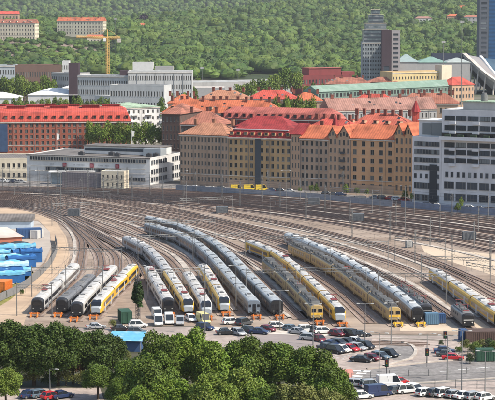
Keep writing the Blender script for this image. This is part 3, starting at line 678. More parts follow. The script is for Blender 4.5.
gabled('narrow brown house with pointed gable, left one of the gabled pair in the middle',328.2,191.3,337,191.8,136,W_PI,127.5,2)
r=gabled('brown gabled house with iron balconies in its centre',337.2,191.8,350,192.4,137,W_PI,126,3)
for i in range(5):
    mb=MB(); mb.box((2.55,-.6,3.2+i*3.0),(1.9,1.1,.15)); mb.box((2.55,-1.15,3.7+i*3.0),(1.9,.06,.9)); mb.build('balcony',[DARKM],r)
bp('apartment_house','orange rendered apartment house with bright orange roof left of the white office',350.2,192.4,394,194.6,138,15,W_OR,roof=('gable',5.2,OR),rows=(6,1.8,.58),cols=(5,.42),dorm=0,plinth=(3.2,W_PI))
gabled('orange house with pointed gable, second to last of the block',394.2,194.6,403.5,195.2,135,W_OR,124,2)
gabled('orange house with pointed gable touching the white office at the block end',403.7,195.2,412,195.7,135,W_OR,124,2)
# blocks behind
r=bp('apartment_house','house with maroon roof and skylights behind the ochre house',236,181,290,183,126,13,W_PI,roof=('hip',4.2,MA),rows=(5,1.8,.5),cols=(14,.45))
bp('apartment_house','brown house with long orange roof and chimneys behind the tan roof',162,170,180,170.5,113.5,30,W_DB,roof=('hip',4,BR),rows=(6,1.8,.58),cols=(5,.4),right=6)
bp('apartment_house','house with brown roof just above the tan roof',181,175,222,176,124,16,W_DB,roof=('hip',5.5,BR),rows=(5,1.8,.5),cols=(12,.45),chim=2)
bp('apartment_house','long house under an orange roof dotted with dark chimneys',163,158,278,160.5,112,15,W_PI,roof=('hip',6,OR),rows=(5,1.8,.5),cols=(24,.4),chim=9,dorm=6)
bp('apartment_house','long house with pink grey roof and a row of small dormers',219,168,336,172,117.5,13,W_DR,roof=('mansard',2.6,PK),rows=(5,1.8,.5),cols=(26,.4),dorm=16,chim=3)
bp('apartment_house','red roofed house in the courtyard behind the gabled towers',300,181,350,184,131,16,W_PI,roof=('hip',5.5,RE),rows=(5,1.8,.5),cols=(12,.4),chim=4)
bp('apartment_house','red orange roofed house left of the red turret',345,180,404,183,126,16,W_PI,roof=('hip',5.5,rt('salmon_tiles',(.55,.14,.09))),rows=(5,1.8,.5),cols=(12,.4),chim=5,dorm=5)
bp('apartment_house','long low house with mauve grey roof right of the courtyard trees',330,160,436,157.5,110.5,15,W_GR,roof=('gable',5.6,MV),rows=(5,1.8,.5),cols=(26,.4),chim=4)
bp('apartment_house','small house with bright red roof behind the mauve roof',348,146,394,147,103.5,14,W_PI,roof=('hip',5,RE),rows=(4,1.8,.5),cols=(10,.4),chim=3)
bp('apartment_house','brown roofed houses right behind the red turret',398,147,458,147.5,103,14,W_BR,roof=('hip',5,BR),rows=(4,1.8,.5),cols=(12,.4),chim=5)
bp('apartment_house','small red roofed house above the courtyard trees',247,142,292,143,98.5,14,W_PI,roof=('hip',4.5,RE),rows=(4,1.8,.5),cols=(10,.4),chim=3)
bp('apartment_house','tan walled house left of the small red roof behind the orange roof',200,146,244,147,98.5,14,W_CR,roof=('hip',4.2,TA),rows=(4,1.8,.5),cols=(10,.4),chim=3)
bp('apartment_house','small orange roofed house at the left end of the old quarter',168,148,198,148,103,14,W_PI,roof=('hip',4.2,OR),rows=(4,1.8,.5),cols=(7,.4),chim=3)
bp('apartment_house','orange roofed house between the courtyard trees and the market hall',292,142,322,142,100.5,13,W_PI,roof=('hip',4.2,OR),rows=(4,1.8,.5),cols=(7,.4),chim=2)
A=P(335.5,190); r=empty('roof_spire',(A.x,A.y,0),0,label='steep dark maroon pyramid roof rising between the gabled houses and the orange roof',cat='spire')
h=Hz(A.y,137); mb=MB(); mb.box((0,3,h/2),(4.4,4.4,h)); mb.build('wall',[W_PI],r); mb=MB(); mb.bar((0,3,h),(0,3,Hz(A.y,115.5)),3.1,0,4,.12); mb.build('spire',[MA],r)
# red turret
A=P(411,178); r=empty('turret',(A.x,A.y,0),0,label='red turret with pointed roof rising behind the orange gabled houses',cat='turret')
h=Hz(A.y,112); mb=MB(); mb.box((2,2,h/2),(2.8,2.8,h)); mb.build('wall',[RE],r); mb=MB(); mb.bar((2,2,h),(2,2,Hz(A.y,101)),2.2,0,8,.25); mb.bar((2,2,h),(2,2,Hz(A.y,97)),.15,0,6); mb.build('spire',[MA],r)
# big red-roofed brick block on the left
A=P(-30,154);B=P(131,153); H=Hz(A.y,122)
r=building('brick_block','huge red brick block with long red dormer roof behind the white office',A,B,H,46,W_RB,roof=('mansard',4.5,RE),rows=(5,1.5,.6),cols=(30,.5),dorm=20,chim=0,right=7)
W=(B-A).length
for x,y in [(W*.28,12),(W*.4,20),(W*.55,14),(W*.62,24),(W*.75,16),(W*.88,22),(W*.47,30),(W*.2,26)]:
    mb=MB(); mb.box((x,y,H+6.2),(9,3.4,2.2)); mb.box((x,y,H+7.4),(10,4.4,.2)); mb.build('roof_lantern',[MA],r)
mb=MB(); mb.box((W*.20,-.25,H/2),(5.5,.5,H-2)); mb.build('glass_stair',[mat('blue_glass',(.045,.075,.14),.15,.15,.5)],r)
mb=MB(); mb.box((W/2,21,H+5.2),(W-8,24,1.4),0,taper=.93); mb.build('roof_deck',[RE],r)
# green roof balconies building
r=bp('apartment_house','white apartment house with pale green roof and stacked balconies right of the red roof',122,144,160,142,108,26,W_WH,roof=('hip',2.2,GN),rows=(5,1.6,.5),cols=(8,.4),right=5)
for i in range(4):
    for j in range(3):
        mb=MB(); mb.box((0,-.8,0),(4.6,1.5,.18)); mb.box((0,-1.5,.55),(4.6,.08,1.0)); mb.build('balcony',[WHITE],r,(8+j*9.5,0,4.2+i*3.7))
# white office left
A=P(27,181);B=P(150,185.5); H=Hz(A.y,155); W=(B-A).length
r=building('office_building','long white three storey office with dark flat roof and three dark red square signs',A,B,H,34,W_WH,roof=('flat',.4,DG),rows=(0,1,1),cols=(0,1),cat='office')
wb=[]
me1=winmesh(1.05,1.25,GLASSB,WINFR,0)
n=44
for i in range(n): wb.append(((1.5+(W-3)*(i+.5)/n,-.06,H-1.9),0))
for i in range(36): wb.append(((9+(W-22)*(i+.5)/36,-.06,H-6.2),0))
for i in range(20): wb.append(((W*.55+(W*.45-2)*(i+.5)/20,-.06,1.6),0))
for l,rz in wb:
    inst('window',me1,r,(l[0],l[1]-.22,l[2]),0,(1,1,1.25))
mb=MB()
for z in(H-1.9,H-6.2): mb.box((W/2,-.10,z-.14),(W-4,.14,.12)); mb.box((W/2,-.10,z+1.75),(W-4,.14,.12))
mb.build('ledge',[CONC],r)
mb=MB(); mb.box((W/2,-.05,H+.1),(W+.4,.2,.5)); mb.build('fascia',[DG],r)
RS=mat('dark_red_sign',(.20,.02,.035),.5,.1)
for px in(61,94,123):
    x=(P(px,183)-A).length; mb=MB(); mb.box((x,-.3,H-3.6),(1.75,.12,1.75),0); mb.box((x-.1,-.38,H-3.25),(1.1,.04,.14),1); mb.box((x,-.38,H-3.6),(1.3,.04,.14),1); mb.box((x-.1,-.38,H-3.95),(1.1,.04,.14),1); mb.build('wall_sign',[RS,mat('sign_pink',(.45,.2,.22),.5)],r)
for px,n_,ws in((79,9,(1,1,0,1,1,1,1,1,1)),(108,8,(1,1,1,1,0,1,1,1)),(43,3,(1,1,1))):   # the small dark letterings, unreadable in the photo
    x=(P(px,183)-A).length; mb=MB()
    for i,k in enumerate(ws):
        if k:
            xx=x+(i-n_/2)*.62; mb.box((xx-.15,-.05,H-3.5),(.1,.06,.62)); mb.box((xx+.12,-.05,H-3.55),(.1,.06,.5)); mb.box((xx,-.05,H-3.5+(i%3-1)*.2),(.2,.06,.1))
    mb.build('lettering',[P_GR],r)
# end wall windows
me2=winmesh(1.5,1.7,GLASSB,DARKM,0)
for z in(1.4,H-6.4,H-2.5):
    for i in range(13):
        if i in(7,8): continue
        inst('window',me2,r,(W+.24,2+i*2.4,z),math.pi/2,(1,1,1) )
mb=MB(); mb.box((W*.66,20,H+1.9),(W*.62,12,3.2)); mb.build('roof_storey',[W_WH],r)
mb=MB(); mb.box((W*.66,20,H+3.65),(W*.63,13,.3)); mb.build('roof',[DG],r)
mb=MB()
for i in range(30): mb.box((W*.66-W*.29+W*.58*i/29,13.96,H+2.1),(1.1,.12,1.1))
mb.build('window_band',[GLASSB],r)
for x,y in((W*.4,6),(W*.62,9),(W*.7,5),(W*.93,8),(W*.97,10)):
    mb=MB(); mb.box((x,y,H+.8),(2.2,1.6,1.3)); mb.cyl((x,y,H+1.6),(0,0,1),.5,.4); mb.build('roof_fan',[DARKM],r)
mb=MB(); mb.box((W*.93,14,H+1.7),(8,6,3)); mb.build('plant_room',[P_LB],r)
# loading canopy and annexes in front of the office
A=P(50,184.4); r=empty('loading_canopy',(A.x,A.y,0),0,label='white canopy on posts over glass entrance in front of the white office',cat='canopy')
mb=MB(); mb.box((9,2,5.2),(19,5,.35)); mb.build('roof',[WHITE],r)
for x in(.5,6,12,17.5):
    mb=MB(); mb.bar((x,.2,0),(x,.2,5.1),.12); mb.build('post',[METAL],r)
mb=MB(); mb.box((8,3.2,2.4),(16,1.6,4.8)); mb.build('glass_front',[mat('pale_glass',(.35,.42,.45),.2,.1)],r)
A=P(62,187);B=P(101,188.5); building('goods_shed','long low mauve grey shed in front of the white office',A,B,Hz(A.y,172.5),7,mat('mauve_panels',(.27,.235,.24),.8,.08,bands=(1.2,.25,'X')),roof=('flat',.2,DG),rows=(0,1,1),cols=(0,1),cat='shed')
bp('relay_house','small cream two storey house with six windows at the yard edge',101,188.8,124,189.4,171.5,6,W_CR,roof=('flat',.3,LG),rows=(2,1.0,.5),cols=(5,.35),cat='house')
bp('workshop','cream workshop with strip windows at the left edge behind the parked cars',-20,181,27,181,159,26,W_CR,roof=('flat',.5,DG),rows=(2,1.6,.45),cols=(9,.55),right=3,cat='workshop')
# white office right
A=P(412,203.5);B=P(441,205.5); Hl=Hz(A.y,137.5)
r=building('office_building','bluish white office, lower left wing beside the orange gabled house',A,B,Hl,20,W_BW,roof=('flat',.5,LG),rows=(0,1,1),cols=(0,1),cat='office')
W=(B-A).length
for k,py in enumerate((143,151,159,167,175,184,196)):
    z=Hz(A.y,py)-.9; n=9
    for i in range(n):
        if py>=170 and i in(6,7): continue
        if py==175 and i%2: continue
        inst('window',winmesh(W/n*.8,1.7 if py<184 else 2.2,GLASSB,METAL,0),r,(.8+(W-1.6)*(i+.5)/n,-.24,z-(0 if py<184 else .5)),0)
mb=MB(); mb.box((W*.73,-.2,7.5),(3.0,.3,15)); mb.build('glass_stair',[GLASSB],r)
mb=MB(); mb.box((W*.55,8,Hl+3.3),(W*.85,12,6)); mb.build('penthouse',[W_BW],r)
mb=MB(); mb.box((W*.42,1.9,Hl+3.3),(4.0,.25,4.2)); mb.box((W*.78,1.9,Hl+3.3),(6.0,.25,4.6)); mb.build('penthouse_glass',[GLASSB],r)
mb=MB(); mb.box((W*.55,8,Hl+6.5),(W*.9,13,.35)); mb.build('roof',[WHITE],r)
A2=P(441.2,205.5);B2=P(560,212); Hr=Hz(A2.y,111); W=(B2-A2).length
r=building('office_building','tall bluish white office with recessed balconies at the right edge',A2,B2,Hr,20,W_BW,roof=('flat',.6,LG),rows=(0,1,1),cols=(0,1),cat='office')
rowspec=[(117.5,1),(127,1),(144,1),(151.5,1),(159.5,1),(174,2),(184.5,3),(196.5,3)]
nm=0
for py,kd in rowspec:
    z=Hz(A2.y,py)-.9; nb=int(W/4.6)
    for i in range(nb):
        x0=1.2+i*4.6
        if kd==1:
            inst('window',winmesh(4.1,1.75,GLASSB,DARKM,3),r,(x0+1.9,-.24,z-.1),0)
            if i%2==0:
                mb=MB(); mb.box((x0+3.2,-.5,z-.9),(2.6,.9,1.0)); mb.build('balcony',[W_BW],r)
        elif kd==2:
            for q in(.9,3.0): inst('window',winmesh(1.1,1.9,GLASSB,METAL,0),r,(x0+q,-.24,z),0)
        else: inst('window',winmesh(3.9,2.5,GLASSB,METAL,2),r,(x0+1.9,-.24,z-.4),0)
mb=MB(); z=Hz(A2.y,135.5); mb.box((W/2,-.1,z),(W,.3,2.4)); mb.build('terrace_recess',[BLACKGL],r)
mb=MB(); mb.box((W/2,-1.3,z-1.3),(W,2.6,.25)); mb.box((W/2,-2.5,z-.7),(W,.08,1.0)); mb.build('terrace',[W_BW],r)
for i in range(9):
    mb=MB(); mb.box((3+i*5.1,-1.6,z-.3),(2.2,1.2,1.7)); mb.build('planter',[mat('dark_green_planter',(.04,.06,.035),.9,.3,2)],r)
mb=MB(); mb.box((W*.33,11,Hr+1.8),(W*.42,9,3.0),0); mb.box((W*.33,11,Hr+3.45),(W*.44,10,.3),1); mb.build('roof_house',[W_GR,GN],r)
mb=MB(); mb.cyl((W*.28,9,Hr+4.7),(0,0,1),1.3,2.4,0,16); mb.cyl((W*.28,9,Hr+6.2),(0,0,1),.9,.8,0,16); mb.build('cooling_tower',[METAL],r)
# ------------------------------------------------------------------ middle distance
W_FW=wl('far_white_panels',(.50,.50,.49))
bp('office_building','long white grey office with flat penthouse behind the crane',128,118,192,118,72,24,W_FW,roof=('flat',.6,LG),rows=(5,2,.5),cols=(28,.5),cat='office')
r=bp('office_building','lower white office wing left of the crane mast with rounded roof pavilion',78,116,128,117,76,22,W_FW,roof=('flat',.6,LG),rows=(4,2,.5),cols=(22,.5),cat='office')
bp('plant_room_building','white roof block on top of the white grey office',133,109,153,109,63,12,W_WH,roof=('flat',.4,LG),rows=(0,1,1),cols=(0,1),cat='building')
bp('plant_room_building','lower pale roof block right of the taller one on the white office',155,109,173,109,67,12,W_GR,roof=('flat',.4,LG),rows=(0,1,1),cols=(0,1),cat='building')
bp('office_building','white office with dark window band in front of the white grey office',110,126,164,127,85.5,14,W_FW,roof=('flat',.6,DG),rows=(3,5,.45),cols=(20,.5),cat='office')
bp('dark_tower_block','dark block behind the crane mast between two white offices',69,112,79,112,64,12,W_PU,roof=('flat',.4,DG),rows=(0,1,1),cols=(0,1))
bp('dark_block','dark round block right of the crane mast',120,116,132,116,71,12,W_PU,roof=('flat',.4,DG),rows=(0,1,1),cols=(0,1))
bp('office_building','pale blue grey office with flat roof at the far left',-20,104,15,104,66,20,wl('pale_blue_render',(.42,.45,.47)),roof=('flat',.6,LG),rows=(4,2,.5),cols=(14,.5),cat='office')
bp('brick_hall','long brown brick hall behind the park trees on the left',15.5,104,62,103,66,20,W_DB,roof=('flat',.6,MV),rows=(3,2,.45),cols=(20,.5))
bp('office_building','white tower-like office end left of the dark block',62.5,103,69,103,62,14,W_WH,roof=('flat',.6,LG),rows=(5,2,.5),cols=(4,.5),cat='office')
bp('brown_block','grey brown low office in front of the dark block',52,106,78,107,73,14,W_GR,roof=('flat',.6,LG),rows=(4,2,.5),cols=(14,.5))
# white tents / roofs
def tentroof(label,x0,y0,x1,y1,ytop,peak,d=28,m=None):
    A=P(x0,y0);B=P(x1,y1);H=Hz(A.y,ytop)
    building('exhibition_hall',label,A,B,H,d,W_WH,roof=('hip',max(1.5,Hz(A.y+d/2,peak)-H),m or WHITE),rows=(0,1,1),cols=(0,1),cat='hall')
tentroof('white hall with pale peaked roof at the left edge above the red roof',-20,116,18,116,98,92)
tentroof('wide white hall with low peaked roof behind the row of trees',28,112,80,112,95,88)
tentroof('white hall with tented roof right of the crane foot',84,116,121,117,95,88)
tentroof('small white roofed hall behind the crane foot',62,108,92,108,88,83)
# rail sheds beyond the old quarter (pale flat roofs)
bp('low_hall','pale grey flat roofed hall in front of the wooded hill',192,98,292,96,83,40,W_GR,roof=('flat',.4,LG),rows=(0,1,1),cols=(0,1),cat='hall')
bp('low_hall','second pale flat roofed hall to the left in front of the hill',170,104,225,104,88,30,W_GR,roof=('flat',.4,CONC),rows=(0,1,1),cols=(0,1),cat='hall')
# red brown building mid right
r=bp('theatre_building','dark red stepped building below the wooded hill',302,96,352,95,76,30,W_DR,roof=('flat',.5,PK),rows=(2,3,.5),cols=(16,.5))
mb=MB(); H=Hz(P(302,96).y,76); mb.box((24,12,H+3),(30,14,6)); mb.box((46,10,H+1.5),(12,10,3)); mb.build('upper_storey',[W_DR],r)
mb=MB(); mb.box((24,12,H+6.2),(31,15,.4)); mb.build('roof',[PK],r)
bp('apartment_house','brown roofed low house in front of the dark red building',326,108,372,108,84,16,W_BR,roof=('hip',4.5,BR),rows=(3,2,.5),cols=(12,.5),chim=3)
bp('apartment_house','brown roofed low house below the dark slab tower',368,106,398,106,82,16,W_DR,roof=('hip',3.5,BR),rows=(3,2,.5),cols=(9,.5))
# market hall, long pale green
A=P(318,116);B=P(462,107)
H=Hz(A.y,92)
r=building('market_hall','very long pale green hall with row of roof windows crossing behind the old quarter',A,B,H,13,mat('mint_panels',(.15,.215,.175),.7,.08,dirt=((.25,.33,.28),.2,.5)),roof=('gable',4.2,mat('mint_roof',(.17,.25,.195),.7,.08,.3,dirt=((.27,.34,.29),.15,.6))),rows=(1,H-4.2,.62),cols=(44,.62),cat='hall')
bp('low_hall','dark low building along the foot of the green hall',330,119,420,114,100,10,W_DB,roof=('flat',.3,DG),rows=(1,2,.4),cols=(30,.5),cat='building')
bp('apartment_house','yellow long office with a row of small windows',392,106,450,104.5,72.5,18,W_YE,roof=('flat',.6,BR),rows=(4,3,.35),cols=(20,.45))
bp('square_tower','tan square tower at the right end of the yellow office',441.5,105,451.5,104.7,66,9,W_CR,roof=('flat',.5,LG),rows=(0,1,1),cols=(0,1),cat='tower')
bp('apartment_house','red hip roofed house left of the arena ribs',452,108,474,107,85,14,W_PI,roof=('hip',5.5,RE),rows=(3,2,.5),cols=(7,.5))
for i,(x0,x1,yt,pk,yb) in enumerate(((396,418,62,54,98),(418,446,62.5,56.5,98),(446,470,62.5,57.5,97))):
    A=P(x0,yb);B=P(x1,yb); H=Hz(A.y,yt)
    building('funfair_pavilion','pale %s tented pavilion roof behind the yellow office, %s'%(('blue green','mint green','white green')[i],('beside the grey slab tower','in the middle of three','nearest the arena')[i]),A,B,H,26,W_GR,roof=('hip',max(1.5,Hz(A.y+13,pk)-H),mat('tent_%d'%i,((.24,.31,.31),(.18,.29,.25),(.33,.37,.35))[i],.7,.1,.3)),rows=(0,1,1),cols=(0,1),cat='pavilion')
A=P(432,93);B=P(470,93); building('dark_hall','dark blue low hall at the foot of the hill behind the pavilions',A,B,Hz(A.y,54),14,wl('navy_panels',(.05,.06,.09)),roof=('flat',.4,W_DR),rows=(0,1,1),cols=(0,1),cat='hall')
# towers
def tower(label,x0,x1,yb,ytop,d,wm,rows,cols,cat='tower',right=None,left=None,glass=None,roof=None):
    return bp('tower_block',label,x0,yb,x1,yb,ytop,d,wm,roof=('flat',.6,roof or DG),rows=(rows,3,.45),cols=(cols,.6),cat=cat,glass=glass or GLASSB,frame=METAL,mull=0,right=right,left=left)
r=tower('older glass clad tower with light facade and stepped dark crown',362,384,98,42.5,22,W_GC,13,9)
A=P(362,98); Yt=A.y; sx=1/F*Yt*1.0
mb=MB()
H1=Hz(Yt,42.5)
Wt=(P(384,98)-A).length
GC=mat('faceted_glass',(.115,.15,.165),.35,.35,.3,dirt=((.30,.29,.28),.3,.7))
for a_,b_,py in ((.05,1.2,30),(.14,1.1,23.5),(.30,.98,15),(.42,.82,10)):
    mb=MB(); z1=Hz(Yt,py); zz=H1 if py==30 else z0p; mb.box(((a_+b_)/2*Wt,11,(zz+z1)/2),((b_-a_)*Wt,17-py*.0+ -8*(30-py)/20,z1-zz)); mb.build('crown_step',[GC],r); z0p=z1
    mb=MB(); q=zz+1.2
    while q<z1: mb.box(((a_+b_)/2*Wt,11-(17-8*(30-py)/20)/2-.05,q),((b_-a_)*Wt-1,.12,1.3)); q+=3.0
    mb.build('window_band',[GLASSB],r)
    mb=MB(); mb.box(((a_+b_)/2*Wt,11,z1+.2),((b_-a_)*Wt+.6,17.6-8*(30-py)/20,.4)); mb.build('ledge',[W_CR],r)
tower('dark purple brown slab tower in front of the glass tower',381.5,391,99,31,9,W_PU,1,1)
tower('light grey banded slab tower attached right of the dark slab',391.2,399.6,98.5,31.5,16,wl('banded_grey',(.36,.33,.33)),14,1)
r=tower('dark blue hotel tower with banded left side cut by the right edge',488,545,86,-45,24,mat('blue_tower_glass',(.02,.09,.22),.3,.15,.2,bands=(3.6,.35,'Z')),1,1)
tower('narrow dark grey banded tower left of the blue hotel tower',478.5,487.8,86.5,-45,20,wl('dark_banded',(.10,.11,.13)),26,1)
# arena with saddle roof
Y0=1660.; cx=Xat(521,Y0,20); r=empty('arena',(cx,Y0,0),0,label='round arena with curved saddle roof on slanted concrete ribs at the right edge',cat='arena')
RX,RY=50.,52.; ZL,ZF=Hz(Y0,54.5),Hz(Y0-50,93)
def rimz(t): return (ZL+ZF)/2+(ZL-ZF)/2*math.cos(2*t)
def ringpts(k,dz,N=72): return [(RX*k*math.cos(2*math.pi*i/N),RY*k*math.sin(2*math.pi*i/N),rimz(2*math.pi*i/N)+dz) for i in range(N)]
def band(rs,name,m,smooth=True):
    mb=MB(); N=len(rs[0]); vs=[p for q in rs for p in q]; mb.add(vs,[(k*N+i,k*N+(i+1)%N,(k+1)*N+(i+1)%N,(k+1)*N+i) for k in range(len(rs)-1) for i in range(N)]); return mb.build(name,[m],r,smooth=smooth)
band([ringpts(1.02,-1.6),ringpts(1.03,1.0),ringpts(.97,1.6),ringpts(.96,-.5)],'rim',CONC,False)
band([ringpts(.96,.2),ringpts(.88,-.8),ringpts(.80,-1.5),ringpts(.72,-2.4)],'roof',mat('arena_roof',(.27,.255,.25),.6,.1,.1,dirt=((.2,.17,.16),.05,.5)))
band([ringpts(.74,-2.4),ringpts(.73,-.8),ringpts(.69,-.8),ringpts(.68,-2.6)],'inner_ring',WHITE,False)
band([ringpts(.69,-2.8),ringpts(.4,-4.0),ringpts(.01,-4.6)],'glass_roof',mat('arena_glass',(.05,.09,.13),.3,.15,.2))
band([ringpts(.90,-11),ringpts(.97,-6),ringpts(1.01,-1.5)],'facade',mat('arena_wall',(.34,.33,.325),.7,.12,.2))
mb=MB(); mb.prism([(RX*.80*math.cos(2*math.pi*i/40),RY*.80*math.sin(2*math.pi*i/40)) for i in range(40)],0,ZF-4); mb.build('drum',[_M['arena_glass']],r)
for i in range(36):
    t=2*math.pi*(i+.5)/36; a,b=RX*math.cos(t),RY*math.sin(t); mb=MB(); mb.bar((a*1.06,b*1.06,0),(a*.99,b*.99,rimz(t)-1.2),.75,0,4,.6); mb.build('rib',[CONC],r)
# tower crane
A=P(108,112); r=empty('tower_crane',(A.x,A.y,0),0,label='yellow tower crane rising beside the white offices',cat='crane')
CY=mat('crane_yellow',(.55,.34,.11),.6,.15,1)
H=Hz(A.y,38); mb=MB()
def lattice(mb,p,q,w_,n,r_=.16):
    p=Vector(p);q=Vector(q);d=(q-p).normalized();a=d.orthogonal().normalized();b=d.cross(a)
    cs=[a*w_+b*w_,a*w_-b*w_,-a*w_-b*w_,-a*w_+b*w_]
    for c in cs: mb.bar(p+c,q+c,r_)
    for i in range(n):
        u=p+(q-p)*(i/n);v=p+(q-p)*((i+1)/n)
        for k in range(4): mb.bar(u+cs[k],v+cs[(k+1)%4],r_*.65); mb.bar(u+cs[k],u+cs[(k+1)%4],r_*.65)
lattice(mb,(0,0,0),(0,0,H),.85,22,.17); mb.build('mast',[CY],r)
mb=MB(); Lj=-(108-78)*A.y/F; lattice(mb,(0,0,H),(Lj,-8,H+1),.5,16,.14); lattice(mb,(0,0,H),(9,2,H),.6,5,.14); mb.build('jib',[CY],r)
mb=MB(); mb.bar((0,0,H),(0,0,H+6),.5,0,4,.2); mb.bar((0,0,H+6),(Lj*.7,-5.6,H+1.6),.1); mb.bar((0,0,H+6),(8,2,H+.8),.1); mb.build('peak',[CY],r)
mb=MB(); mb.box((8,2,H-1.8),(2.6,2.2,2.6)); mb.build('counterweight',[CONC],r); mb=MB(); mb.box((-1.8,-1.2,H-1.2),(1.8,1.8,2.2)); mb.build('cab',[WHITE],r)
# ------------------------------------------------------------------ houses on the hill
def hb(name,label,x0,x1,yb,ytop,d,wm,tilt=0,**k):
    A=hillpt(x0,yb); A.z-=1; B=A+Vector(((x1-x0)/F*A.y,tilt,0)); H=Hz(A.y,ytop)-A.z
    return building(name,label,A,B,H,d,wm,z0=A.z,**k)
r=hb('hill_apartment_block','pale apartment block with brown red roof at the left edge of the hill',-8,36,40,23,15,W_CR,tilt=-14,roof=('gable',4.5,BR),rows=(4,2,.5),cols=(16,.4),right=5,dorm=6)
hb('hill_apartment_block','pale apartment block with bright orange roof in the middle of the left hill',57,104,35,21,15,W_CR,tilt=-16,roof=('gable',4.8,OR),rows=(4,2,.5),cols=(16,.4),right=5,chim=6)
hb('hill_apartment_block','red roofed house behind the leftmost hill block',-8,19,24,14,13,W_PI,roof=('gable',4.5,RE),rows=(3,2,.5),cols=(8,.4))
hb('hill_house','salmon house with brown roof below the dark purple tree',135,147,34,26,10,mat('salmon_render',(.50,.26,.18),.9,.1),roof=('hip',4.5,OR),rows=(2,2,.5),cols=(4,.4),cat='house')
hb('hill_house','orange roofed low house under the right end of the middle hill block',87,112,43,37,8,W_CR,roof=('gable',3,OR),rows=(1,1,.5),cols=(8,.4),cat='house')
hb('hill_house','white house with grey roof in the trees right of the glass tower',415,432,25,18.5,10,W_WH,roof=('hip',3,MV),rows=(2,2,.5),cols=(5,.4),cat='house')
hb('hill_house','orange roofed house on the hill left of the hotel tower',447,464,21,16.5,10,W_PI,roof=('hip',4.5,OR),rows=(1,2,.5),cols=(5,.4),cat='house')
hb('hill_house','small house with red roof above the other hill roofs on the right',457,467,11,8,9,W_WH,roof=('hip',4,OR),rows=(1,2,.5),cols=(3,.4),cat='house')
hb('hill_house','pinkish grey house nearest the hotel tower on the hill',464,479,23,17,10,W_GR,roof=('hip',3,BR),rows=(2,2,.5),cols=(4,.4),cat='house')
# ------------------------------------------------------------------ foliage
def leafmat(name,base,hi,sc_=.35):
    m=bpy.data.materials.new(name); m.use_nodes=True; t=m.node_tree; b=t.nodes['Principled BSDF']; L=t.links
    at=t.nodes.new('ShaderNodeAttribute'); at.attribute_name='tint'; sep=t.nodes.new('ShaderNodeSeparateColor'); L.new(at.outputs['Color'],sep.inputs[0])
    mx=t.nodes.new('ShaderNodeMix'); mx.data_type='RGBA'; L.new(sep.outputs[0],mx.inputs['Factor']); mx.inputs['A'].default_value=base+(1,); mx.inputs['B'].default_value=hi+(1,)
    hv=t.nodes.new('ShaderNodeHueSaturation'); mr=t.nodes.new('ShaderNodeMapRange'); mr.inputs['To Min'].default_value=.62; mr.inputs['To Max'].default_value=1.3; L.new(sep.outputs[1],mr.inputs['Value']); L.new(mr.outputs[0],hv.inputs['Value'])
    mh=t.nodes.new('ShaderNodeMapRange'); mh.inputs['To Min'].default_value=.485; mh.inputs['To Max'].default_value=.53; L.new(sep.outputs[2],mh.inputs['Value']); L.new(mh.outputs[0],hv.inputs['Hue'])
    L.new(mx.outputs['Result'],hv.inputs['Color']); L.new(hv.outputs[0],b.inputs['Base Color']); b.inputs['Roughness'].default_value=.6; b.inputs['Specular IOR Level'].default_value=.25
    return m
LEAF=leafmat('leaves_green',(.034,.062,.009),(.125,.17,.020)); LEAFD=leafmat('leaves_dark',(.016,.032,.010),(.045,.075,.016)); LEAFL=leafmat('leaves_light',(.07,.10,.014),(.20,.25,.035)); LEAFR=leafmat('leaves_reddish',(.045,.022,.014),(.09,.045,.02)); LEAFH=leafmat('leaves_hill',(.018,.042,.007),(.115,.160,.024)); LEAFM=leafmat('leaves_mid',(.05,.08,.012),(.14,.185,.026)); LEAFO=leafmat('leaves_olive',(.08,.09,.02),(.19,.19,.05))
BARK=mat('bark',(.07,.05,.035),.95,.25,2)
npr=np.random.default_rng(11)
def crown_arrays(rg,rx,rz,n,leaf,lobes=14,zc=0.,jit=.75):
    """leaf quads on a crown of overlapping lobes; returns verts (4n,3), tint (n,3)"""
    th=rg.uniform(0,2*np.pi,lobes); ph=np.arccos(rg.uniform(-.55,1,lobes)); rr=rg.uniform(.40,.74,lobes) if lobes<=20 else rg.uniform(.35,.86,lobes)
    C0=np.stack([np.sin(ph)*np.cos(th)*rr*rx,np.sin(ph)*np.sin(th)*rr*rx,np.cos(ph)*rr*rz],-1); rad=rg.uniform(.15,.40,lobes) if lobes>20 else rg.uniform(.34,.54,lobes)
    C0=np.vstack([C0,[[0,0,0]]]); rad=np.append(rad,.6); lobev=rg.uniform(0,1,lobes+1)
    k=rg.choice(lobes+1,n,p=rad**2/np.sum(rad**2)); d=rg.normal(size=(n,3)); d/=np.linalg.norm(d,axis=1)[:,None]; flip=(d[:,2]<-.35); d[flip,2]*=-1
    rj=rad[k]*(1-.28*rg.uniform(0,1,n)**2)*(1+.10*rg.normal(size=n))
    pos=C0[k]+d*rj[:,None]*np.array([rx,rx,rz]); pos[:,2]+=zc
    nn=d+jit*rg.normal(size=(n,3)); nn/=np.linalg.norm(nn,axis=1)[:,None]
    a=np.cross(nn,[.3,.2,.93]); a/=np.linalg.norm(a,axis=1)[:,None]+1e-6; b=np.cross(nn,a); sz=leaf*rg.uniform(.6,1.4,n)[:,None]*.5
    ar=rg.uniform(.55,1,n)[:,None]
    v=np.stack([pos-a*sz-b*sz*ar,pos+a*sz*.9-b*sz*ar*1.1,pos+a*sz*1.1+b*sz*ar,pos-a*sz+b*sz*ar*.9],1).reshape(-1,3)
    tint=np.stack([np.clip(.15+.5*lobev[k]+.35*rg.uniform(0,1,n),0,1),rg.uniform(0,1,n)*.6+.2,lobev[k]*.6+rg.uniform(0,.4,n)],-1)
    return v,tint
